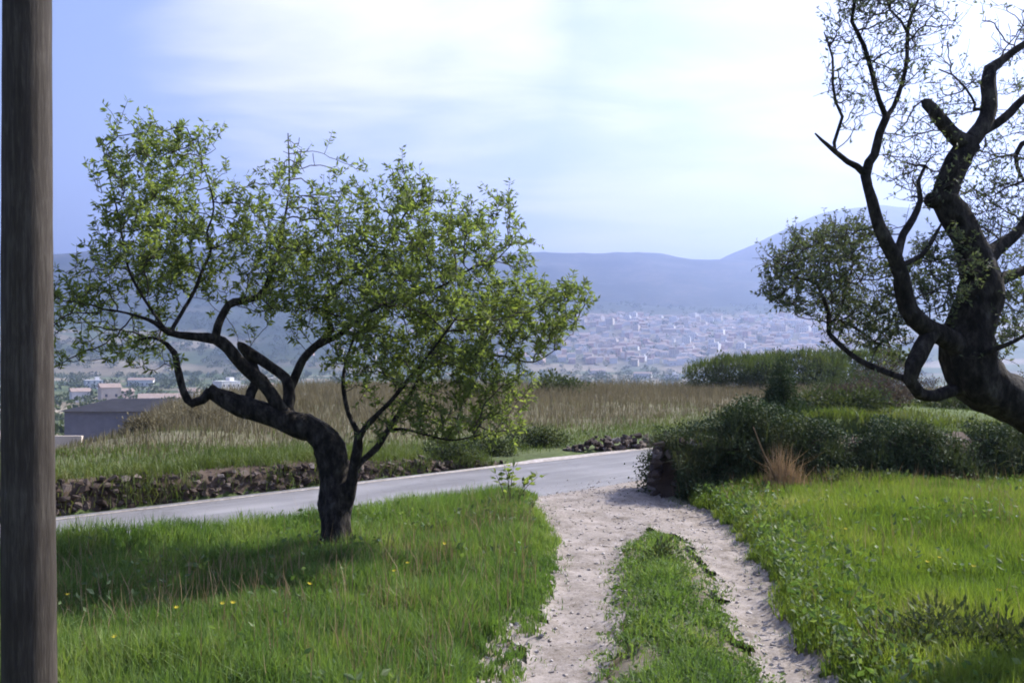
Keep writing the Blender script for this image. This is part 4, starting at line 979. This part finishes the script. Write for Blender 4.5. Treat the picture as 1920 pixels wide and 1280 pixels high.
# low growth on top of the terrace
x, y, rg = scatter(120000, 1.6, 13.5, 11.4, 26, 63, 1.5)
s, u = road_su(x, y)
vis = (s < -ROAD_W - 1.0) & (np.abs(x) < 0.56 * y + 1) & (y > BANK_Y + 0.05)
cl = fbm(x * 0.8 + 11, y * 0.8, 3); vis &= rg.random(len(x)) < 0.2 + 1.3 * (cl - 0.2)
x, y, cl = x[vis], y[vis], cl[vis]; print('terrace', len(x))
hh = (0.04 + 0.2 * (cl - 0.2)) * rg.uniform(0.4, 1.4, len(x))
blades('terrace_grass', x, y, hh, rg.uniform(0.010, 0.022, len(x)), M['field_grass'], 'green grass and weeds on top of the terrace right of the road', 64, 0.6, rnd=0.3 + 0.7 * rg.random(len(x)) + 0.9 * (fbm(x * 1.5, y * 1.5, 3) - 0.5))

def gz_(x, y): return float(hgt(np.array([x]), np.array([y]))[0])
def base_at(px, D):
    x = (px - 960) / F * D; return (x, D, gz_(x, D))
# conical shrub
shrub('conical_shrub', 'small dark green conical shrub standing alone on the terrace', 'shrub', base_at(1465, 12.75),
      [(0, 0, 0.16, 0.27, 0.26, 0.18), (0, 0, 0.34, 0.22, 0.22, 0.2), (0.01, 0, 0.50, 0.15, 0.15, 0.18), (0.01, 0, 0.64, 0.08, 0.08, 0.13)], 6500, (0.034, 0.014), M['ivy'], 71)
# bushes along the terrace
bushes = [
    (1425, 12.5, [(0, 0, 0.08, 0.5, 0.3, 0.17), (0.4, 0, 0.12, 0.4, 0.3, 0.19)], 3000, 'ivy', 'dark rounded bush on the wall top above the dry stalks'),
    (1545, 13.3, [(0, 0, 0.08, 0.5, 0.4, 0.2), (0.5, 0.1, 0.1, 0.4, 0.4, 0.2)], 3000, 'scrub', 'mid green bush on the wall top just right of the conical shrub'),
    (1640, 14.4, [(0, 0, 0.16, 0.5, 0.4, 0.25), (-0.4, 0, 0.1, 0.4, 0.4, 0.2)], 2600, 'brown_scrub', 'purple brown bush on the terrace below the hanging leaf tuft'),
    (1810, 14.5, [(0, 0, 0.08, 0.7, 0.5, 0.2), (0.8, 0, 0.08, 0.6, 0.5, 0.18)], 3400, 'scrub', 'broad green bush on the terrace under the leaning trunk'),
    (1560, 25.5, [(0, 0, 0.9, 0.9, 0.6, 0.6), (0.9, 0, 0.8, 0.8, 0.5, 0.55), (0.2, 0, 0.4, 1.1, 0.6, 0.5)], 4800, 'olive_scrub', 'dull dark thicket beyond the road below the leafy branch'),
    (1670, 25.0, [(0, 0, 1.0, 0.9, 0.6, 0.6), (0.8, 0, 0.7, 0.8, 0.5, 0.55), (0, 0, 0.4, 1.1, 0.6, 0.5)], 4800, 'brown_scrub', 'brownish thicket beyond the road behind the looped limb'),
    (1740, 17.5, [(0, 0, 0.3, 0.8, 0.6, 0.42), (0.8, 0, 0.25, 0.6, 0.5, 0.38)], 4000, 'olive_scrub', 'dark thicket behind the leaning trunk'),
    (1890, 20.0, [(0, 0, 0.35, 1.0, 0.7, 0.5), (0.9, 0, 0.3, 0.8, 0.6, 0.45)], 4200, 'scrub', 'green thicket at the far right edge behind the trunk'),
]
for k, (px, D, bl, nl, mt, lab) in enumerate(bushes):
    shrub('bush', lab, 'bush', base_at(px, D), bl, int(nl * 1.8), (0.05, 0.024), M[mt], 80 + k, 'bushes on the right terrace')
# scrub mound beyond the field: dark face, grass on top
mound = [(1385, 46, 3.0, 'dark scrubby mound with grassy top at the end of the dry field'), (1490, 47, 3.2, 'middle of the grass topped scrub mounds beyond the dry field'), (1600, 48, 3.2, 'right hand scrub mound beyond the field behind the tree branch')]
for k, (px, D, hw, lab) in enumerate(mound):
    b = base_at(px, D); hgt_top = CAM_Z + (HOR - (662, 652, 648)[k]) / F * D - b[2]
    shrub('scrub_mound', lab, 'mound', b, [(0, 0, hgt_top * 0.42, hw * 0.5, 1.3, hgt_top * 0.5), (hw * 0.5, 0.2, hgt_top * 0.5, hw * 0.3, 1.2, hgt_top * 0.56), (hw * 0.25, -0.6, hgt_top * 0.3, hw * 0.35, 0.8, hgt_top * 0.33), (-hw * 0.45, 0, hgt_top * 0.3, hw * 0.42, 1.0, hgt_top * 0.36), (-hw * 0.2, 0.3, hgt_top * 0.5, hw * 0.22, 0.8, hgt_top * 0.5)],
          7000, (0.13, 0.06), M['olive_scrub'], 95 + k, 'scrub mounds beyond the field')
    mo = COL.objects[[o_.name for o_ in COL.objects if o_.name.startswith('scrub_mound')][-1]]; rg = np.random.default_rng(300 + k); n = 1500
    ang = rg.uniform(0, 6.28, n); rr = 0.93 * rg.random(n) ** 0.6; xx, yy = rr * np.cos(ang), rr * np.sin(ang); zt = np.sqrt(np.clip(1 - rr ** 2, 0, 1))
    blades('top_grass', b[0] + xx * hw * 0.95, b[1] + yy * 1.25, rg.uniform(0.08, 0.5, n), rg.uniform(0.02, 0.045, n), M['field_grass'], None, 310 + k, 0.4, mo, z=b[2] + hgt_top * (0.30 + 0.52 * zt) + 0.5 * (fbm(b[0] + xx * 3 + 9, yy * 2, 3) - 0.5))
# brown bushes at the left end of the field
shrub('dry_bush', 'brown dry bush on the field bank beside the dark roofed building', 'bush', base_at(272, 21), [(0, 0, 0.14, 0.5, 0.4, 0.24), (0.4, 0, 0.1, 0.4, 0.3, 0.2)], 2600, (0.07, 0.03), M['dry_grass'], 110)
shrub('dry_bush', 'low russet bush in the field under the bent branch', 'bush', base_at(350, 24), [(0, 0, 0.2, 0.6, 0.5, 0.3), (0.6, 0, 0.15, 0.5, 0.4, 0.26)], 2600, (0.07, 0.03), M['dry_grass'], 111)
# small dark bushes along the road's far edge under the crown
for k, (px, D, mt, lab) in enumerate([(905, 16.3, 'scrub', 'low green bush by the road under the right side of the crown'), (1000, 18.0, 'scrub', 'small green bush at the field edge just right of the bent tree'), (1035, 40.0, 'olive_scrub', 'small dark bush standing in the dry field right of the crown'), (835, 14.9, 'olive_scrub', 'dull bush over the road edge behind the thin stems')]):
    sc = D / 16
    shrub('roadside_bush', lab, 'bush', base_at(px, D), [(0, 0, 0.14 * sc, 0.35 * sc, 0.3 * sc, 0.2 * sc), (0.3 * sc, 0.1, 0.1 * sc, 0.3 * sc, 0.25 * sc, 0.15 * sc)], 1700, (0.05 * sc, 0.03 * sc), M[mt], 120 + k, 'bushes along the field edge')

# sapling at the mouth of the track
SP = empty('sapling', (*onground(955, 960), gz_(*onground(955, 960))), 'young leafy sapling on the verge where track meets road', 'sapling')
rg = np.random.default_rng(131); tb = Tubes(); LP = []; LD = []
b = np.array(SP.location); Ds = b[1]
for (px, py) in ((945, 872), (962, 880), (1008, 893), (930, 890), (955, 900), (985, 900)):
    tip = at(px, py, Ds + rg.normal(0, 0.05)); mid = b * 0.45 + tip * 0.55 + np.array((rg.normal(0, 0.02), 0, 0.03))
    S = spline(np.array([np.append(b - np.array((0, 0, 0.03)), 0.006), np.append(mid, 0.004), np.append(tip, 0.002)]), 0.05); tb.add(S[:, :3], S[:, 3], 5)
    for k in range(13):
        j = rg.integers(len(S) * 2 // 3, len(S)); v = rg.normal(0, 1, 3); v[2] = abs(v[2]) * 0.6; v /= np.linalg.norm(v); LP.append(S[j, :3] + v * 0.015); LD.append(v)
tb.build('stem', M['twig'], SP)
add_leaves('foliage', np.array(LP), np.array(LD), rg.uniform(0.7, 1.3, len(LP)), (0.085, 0.042), M['almond_leaf'], SP, rg)

# dry stalks before the ivy wall
q = onground(1462, 925, 0.08)
DS = empty('dry_stalks', (*q, gz_(*q)), 'clump of tan dry stalks standing before the ivy wall', 'dry plant')
rg = np.random.default_rng(141); n = 520
x = q[0] + rg.normal(0, 0.16, n); y = q[1] - 0.12 + rg.normal(0, 0.10, n)
o = blades('stalks', x, y, rg.uniform(0.14, 0.6, n) * np.exp(-((x - q[0]) / 0.24) ** 2) + 0.05, rg.uniform(0.006, 0.012, n), M['straw'], None, 142, 0.35, DS)
tb = Tubes(); S = spline(np.array([np.append(at(1458, 905, q[1] - 0.2), 0.011), np.append(at(1432, 850, q[1] - 0.2), 0.009), np.append(at(1412, 800, q[1] - 0.2), 0.006)]), 0.05); tb.add(S[:, :3], S[:, 3], 6); tb.build('leaning_stick', M['straw'], DS)

# dark leafy clump low in the right foreground
q = onground(1790, 1225, 0.05)
shrub('weed_clump', 'dark leafy weed clump in the bottom right of the meadow', 'plant', (q[0], q[1], gz_(*q)), [(0, 0, 0.10, 0.42, 0.32, 0.16), (0.3, -0.1, 0.08, 0.3, 0.3, 0.14), (-0.35, -0.2, 0.06, 0.3, 0.25, 0.12)], 4200, (0.045, 0.016), M['scrub'], 151)
q = onground(1242, 1052)
shrub('weed_clump', 'single dark weed tuft at the head of the turf strip', 'plant', (q[0], q[1], gz_(*q)), [(0, 0, 0.03, 0.09, 0.07, 0.05)], 260, (0.045, 0.02), M['scrub'], 152, stems=2)
q = onground(1600, 925, 0.1)
shrub('weed_clump', 'pale green weed clump at the foot of the ivy wall', 'plant', (q[0], q[1], gz_(*q)), [(0, 0, 0.08, 0.4, 0.2, 0.14), (0.3, 0, 0.06, 0.3, 0.2, 0.12)], 1800, (0.05, 0.025), M['olive_scrub'], 153)

# yellow flowers
fl_px = [(762, 1078), (752, 1092), (430, 1166), (422, 1172), (334, 1167), (1448, 935), (1582, 1017), (1735, 1086), (1755, 1088), (1490, 950), (128, 1152), (820, 1030), (1868, 1140), (1830, 1105), (240, 1230), (560, 1130)]
stem_me = petal_me = None
rg = np.random.default_rng(161)
for k, (px, py) in enumerate(fl_px):
    q = onground(px, py + 28); z = gz_(*q); hh = 0.17 + 0.05 * rg.random()
    f_ = empty('yellow_flower', (q[0], q[1], z), 'tiny yellow wildflower standing in the long meadow grass', 'flower', 'yellow wildflowers in the meadow')
    if stem_me is None:
        tb = Tubes(); tb.add([(0, 0, 0), (0.006, 0, 0.1), (0.0, 0.004, 0.2)], np.array([0.002, 0.0018, 0.0015]), 5); o = mesh_np('stem', np.vstack(tb.V), None, M['clover'], None, quads=np.array(tb.Q)); o.parent = f_; stem_me = o.data
        V = [(0, 0, 0.2)]; tr = []
        for j in range(8):
            a = j * math.pi / 4; V += [(0.008 * math.cos(a - .3), 0.008 * math.sin(a - .3), 0.203), (0.019 * math.cos(a), 0.019 * math.sin(a), 0.209), (0.008 * math.cos(a + .3), 0.008 * math.sin(a + .3), 0.203)]
            tr += [(0, 1 + 3 * j, 3 + 3 * j), (1 + 3 * j, 2 + 3 * j, 3 + 3 * j)]
        o2 = mesh_np('bloom', np.array(V), np.array(tr), M['petal'], None, rnd=rg.random(len(V))); o2.parent = f_; petal_me = o2.data
    else:
        o = link('stem', stem_me, None, f_); o2 = link('bloom', petal_me, None, f_)
    for e in (o, o2): e.scale = (1, 1, hh / 0.2); e.rotation_euler = (rg.normal(0, 0.12) + 0.25, rg.normal(0, 0.12), 0)

# loose stones and gravel on the track
rg = np.random.default_rng(171); n = 9000
x = rg.uniform(-0.9, 3.2, n); y = rg.uniform(4.2, 14.0, n); td = track_d(x, y); s, u = road_su(x, y)
ok = np.where(s < -ROAD_W, td < 0.12 * rg.random(n) ** 2, (rg.random(n) < 0.8 * np.exp(-(s + ROAD_W) / 0.28)) & (np.abs(u - 4.6) < 2.2)); x, y = x[ok], y[ok]
tv = np.array([v.co[:] for v in ROCKS[0].vertices]); tf = np.array([p.vertices[:] for p in ROCKS[0].polygons]); nv = len(tv)
n = len(x); sz = 0.007 + 0.03 * rg.random(n) ** 4; an = rg.uniform(0, 6.28, n)
V = tv[None] * sz[:, None, None] * np.array((1.3, 1, 0.8)); c_, s2 = np.cos(an)[:, None], np.sin(an)[:, None]
V = np.stack((V[:, :, 0] * c_ - V[:, :, 1] * s2 + x[:, None], V[:, :, 0] * s2 + V[:, :, 1] * c_ + y[:, None], V[:, :, 2] + (hgt(x, y) + 0.008)[:, None]), 2)
o = mesh_np('gravel', V.reshape(-1, 3), (tf[None] + np.arange(n)[:, None, None] * nv).reshape(-1, 3), M['gravel'], None, 'stuff'); o['label'] = 'loose pale gravel scattered over the wheel ruts'

# ------------------------------------------------------------------ buildings
def box_faces(V, Fc, Mi, x0, x1, y0, y1, z0, z1, mi, bottom=False):
    b = len(V); V += [(x0, y0, z0), (x1, y0, z0), (x1, y1, z0), (x0, y1, z0), (x0, y0, z1), (x1, y0, z1), (x1, y1, z1), (x0, y1, z1)]
    Fc += [(b, b + 1, b + 5, b + 4), (b + 1, b + 2, b + 6, b + 5), (b + 2, b + 3, b + 7, b + 6), (b + 3, b, b + 4, b + 7), (b + 4, b + 5, b + 6, b + 7)]; Mi += [mi] * 5
def py_mesh(name, V, Fc, mats, Mi=None):
    me = bpy.data.meshes.new(name); me.from_pydata(V, [], Fc); me.update()
    for m in mats: me.materials.append(m)
    if Mi: me.polygons.foreach_set('material_index', Mi)
    return me
# dark roofed building below the field at the left
BD = 70.0
bx0, bx1 = (20 - 960) / F * BD, (345 - 960) / F * BD
ez = CAM_Z + (HOR - 771) / F * BD; rz_ = CAM_Z + (HOR - 751) / F * BD; gb = gz_((bx0 + bx1) / 2, BD + 3) - 1.5
SH = empty('low_building', ((bx0 + bx1) / 2, BD + 3.5, gb), 'low grey building with dark hipped roof beyond the field at left', 'building')
cx_, cy_, hw_, dp = (bx0 + bx1) / 2, BD + 3.5, (bx1 - bx0) / 2, 3.5
rx0 = (118 - 960) / F * BD - cx_
V, Fc, Mi = [], [], []; box_faces(V, Fc, Mi, rx0 + 0.1, hw_, -dp, dp, 0, ez - gb, 0)
link('wall', py_mesh('wall', V, Fc, [M['grey_wall']]), None, SH)
e = ez - gb + 0.003; t = rz_ - gb; o_ = 0.25
V = [(rx0 - o_, -dp - o_, e), (hw_ + o_, -dp - o_, e), (hw_ + o_, dp + o_, e), (rx0 - o_, dp + o_, e), (rx0 + 2.1, 0, t), (hw_ - 2.0, 0, t)]
link('roof', py_mesh('roof', V, [(0, 1, 5, 4), (1, 2, 5), (2, 3, 4, 5), (3, 0, 4), (0, 3, 2, 1)], [M['dark_roof']]), None, SH)
V, Fc, Mi = [], [], []; z0_ = CAM_Z + (HOR - 832) / F * (BD - 4) - gb; box_faces(V, Fc, Mi, rx0 + 0.2, rx0 + 2.6, -dp - 3.0, -dp - 2.7, 0, z0_ + 0.45, 0)
LW = link('garden_wall', py_mesh('garden_wall', V, Fc, [M['cream_wall']]), None); LW.location = SH.location; tag(LW, 'short cream wall in front of the dark roofed building', 'wall')

# town houses: a few shapes, each house its own object
def house_mesh(kind, wall, roof, seed):
    rg = np.random.default_rng(seed); V, Fc, Mi = [], [], []
    w_, d_, h_ = {'cottage': (9, 8, 5.5), 'long': (20, 9, 5), 'block': (13, 11, 10), 'tall': (9, 9, 8.5), 'flat': (12, 9, 6)}[kind]
    box_faces(V, Fc, Mi, -w_ / 2, w_ / 2, -d_ / 2, d_ / 2, -4, h_, 0)
    if kind in ('cottage', 'long', 'tall'):
        b = len(V); r_ = d_ * 0.22; o = 0.5
        V += [(-w_ / 2 - o, -d_ / 2 - o, h_ + .03), (w_ / 2 + o, -d_ / 2 - o, h_ + .03), (w_ / 2 + o, d_ / 2 + o, h_ + .03), (-w_ / 2 - o, d_ / 2 + o, h_ + .03), (-w_ / 2 - o, 0, h_ + r_), (w_ / 2 + o, 0, h_ + r_)]
        Fc += [(b, b + 1, b + 5, b + 4), (b + 2, b + 3, b + 4, b + 5), (b, b + 4, b + 3), (b + 1, b + 2, b + 5)]; Mi += [1] * 4
    else:
        box_faces(V, Fc, Mi, -w_ / 2 - .2, w_ / 2 + .2, -d_ / 2 - .2, d_ / 2 + .2, h_ + .02, h_ + .5, 0)
        box_faces(V, Fc, Mi, w_ * .1, w_ * .35, -d_ * .1, d_ * .3, h_ + .52, h_ + 2.6, 0)
    fl = max(1, int(h_ / 3)); nw = max(2, int(w_ / 3.2))
    for f_ in range(fl):
        for k in range(nw):
            x_ = -w_ / 2 + (k + .5) * w_ / nw; z_ = 1.0 + f_ * 3
            box_faces(V, Fc, Mi, x_ - .55, x_ + .55, -d_ / 2 - .06, -d_ / 2 - .01, z_, z_ + 1.4, 2)
    return py_mesh('house', V, Fc, [M[wall], M[roof], M['window_dark']], Mi)
styles = [('cottage', 'white_wall', 'tile_roof'), ('long', 'white_wall', 'tile_roof'), ('block', 'white_wall', 'tile_roof'), ('tall', 'cream_wall', 'tile_roof'), ('flat', 'white_wall', 'tile_roof'), ('cottage', 'pink_wall', 'tile_roof'), ('block', 'cream_wall', 'tile_roof'), ('tall', 'pink_wall', 'tile_roof')]
HM = [house_mesh(*s_, 200 + k) for k, s_ in enumerate(styles)]
words = {('white_wall', True): 'small hazy white house with tiled roof in the hillside town', ('cream_wall', True): 'small hazy cream house with tiled roof in the hillside town', ('pink_wall', True): 'small hazy pink house with tiled roof in the hillside town',
         ('white_wall', False): 'hazy white flat topped building in the hillside town', ('cream_wall', False): 'hazy cream flat topped building in the hillside town'}
rg = np.random.default_rng(181); spots = []
def try_house(px, r, sc, min_d):
    a = math.atan((px - 960) / F); x, y = r * math.sin(a), r * math.cos(a)
    if any((x - p) ** 2 + (y - q_) ** 2 < min_d ** 2 for p, q_ in spots): return
    k = int(rg.integers(len(styles))); st = styles[k]
    o = bpy.data.objects.new('house', HM[k]); COL.objects.link(o); o.location = (x, y, gz_(x, y)); o.rotation_euler = (0, 0, rg.normal(0, 0.5) - a); o.scale = (sc, sc, sc * 0.95)
    tag(o, words[(st[1], st[0] not in ('block', 'flat'))], 'house', 'houses of the hillside town'); spots.append((x, y))
while len(spots) < 215: 
    try_house(rg.uniform(1085, 1560), 1480 + 720 * rg.random() ** 0.8, rg.uniform(0.9, 1.35), 17)
while len(spots) < 240:
    try_house(rg.uniform(560, 1085), 1480 + 700 * rg.random(), rg.uniform(0.9, 1.3), 20)
# beyond the three hundred built singly: the rest of the town as one mass
V, Fc, Mi = [], [], []
for k in range(620):
    px = rg.uniform(1050, 1600) if k < 590 else rg.uniform(620, 1085); r = 1500 + 760 * rg.random(); a = math.atan((px - 960) / F); x, y = r * math.sin(a), r * math.cos(a)
    if any((x - p) ** 2 + (y - q_) ** 2 < 12 ** 2 for p, q_ in spots): continue
    z = gz_(x, y); w_, d_, h_ = rg.uniform(4, 7), rg.uniform(4, 5), rg.uniform(5, 9); mi = int(rg.choice([0, 0, 0, 1, 2]))
    box_faces(V, Fc, Mi, x - w_, x + w_, y - d_, y + d_, z - 4, z + h_, mi)
    b = len(V); V += [(x - w_ - .4, y - d_ - .4, z + h_ + .03), (x + w_ + .4, y - d_ - .4, z + h_ + .03), (x + w_ + .4, y + d_ + .4, z + h_ + .03), (x - w_ - .4, y + d_ + .4, z + h_ + .03), (x - w_ - .4, y, z + h_ + 2), (x + w_ + .4, y, z + h_ + 2)]
    Fc += [(b, b + 1, b + 5, b + 4), (b + 2, b + 3, b + 4, b + 5), (b, b + 4, b + 3), (b + 1, b + 2, b + 5)]; Mi += [3] * 4
o = link('town_houses', py_mesh('town_houses', V, Fc, [M['white_wall'], M['cream_wall'], M['pink_wall'], M['tile_roof']], Mi), None, None, 'stuff'); o['label'] = 'the mass of hazy houses filling the hillside town'
# farms on the plain at the left
farm = [(150, 560, 0, 'white farmhouse with tiled roof on the plain right beside the post'), (205, 520, 3, 'tall cream farmhouse seen under the left tip of the crown'), (232, 610, 5, 'pink cottage on the plain under the left of the crown'), (305, 480, 1, 'long low white building on the plain left of the curled branch'),
        (355, 560, 0, 'white cottage just right of the curled branch'), (425, 640, 2, 'white block of flats between the dark limbs'), (448, 540, 4, 'bright white flat roofed house above the main limb'), (500, 700, 0, 'white cottage glimpsed above the thick limb near the trunk'), (175, 800, 4, 'distant white flat roofed building right of the post'), (265, 900, 1, 'far long white building left of centre on the plain'),
        (1205, 1150, 1, 'long white shed at the foot of the town'), (1120, 1230, 1, 'long pale shed on the plain right of the crown'), (1260, 1080, 4, 'white flat roofed building at the foot of the grassy mound')]
for (px, r, k, lab) in farm:
    a = math.atan((px - 960) / F); x, y = r * math.sin(a), r * math.cos(a); st = styles[k]
    o = bpy.data.objects.new('farm_building', HM[k]); COL.objects.link(o); z = gz_(x, y); o.location = (x, y, z); o.rotation_euler = (0, 0, rg.normal(0, 0.25) - a); tag(o, lab, 'house', 'buildings on the plain')

# distant trees and hedges of the plain and among the houses
rg = np.random.default_rng(191); n = 3400
px = np.where(np.arange(n) < 2600, rg.uniform(-100, 1750, n), rg.uniform(60, 1050, n)); r = np.concatenate((rg.uniform(150, 1480, 1500), rg.uniform(1480, 2700, n - 1500)))
al = np.arctan((px - 960) / F); row = rg.random(n) < 0.55
r = np.where(row & (r < 1480), np.round(r / 90) * 90 + 0.12 * (px - 960) + rg.normal(0, 6, n), r); r = np.maximum(r, 140)
x, y = r * np.sin(al), r * np.cos(al)
size_ = np.where(r < 1480, rg.uniform(1.6, 4.2, n), rg.uniform(2.5, 6, n)); size_ = size_ * np.where(r < 350, 0.6, 1)
k = 46
off = rg.normal(0, 1, (n, k, 3)); off /= np.linalg.norm(off, axis=2)[..., None]; off *= rg.random((n, k, 1)) ** 0.4
C = np.column_stack((x, y, hgt(x, y) + size_ * 0.75)); P = (C[:, None] + off * size_[:, None, None] * np.array((1.15, 1.15, 0.85))).reshape(-1, 3)
Dv = off.reshape(-1, 3) + rg.normal(0, 0.6, (n * k, 3)); Dv /= np.linalg.norm(Dv, axis=1)[:, None]
o = add_leaves('distant_trees', P, Dv, np.repeat(size_, k) * rg.uniform(0.5, 1.1, n * k), (0.75, 0.5), M['olive_scrub'], None, rg, np.clip(np.repeat(rg.random(n), k) * .7 + .3 * rg.random(n * k), 0, 1))
o['label'] = 'hazy hedgerow trees and scrub of the valley floor'
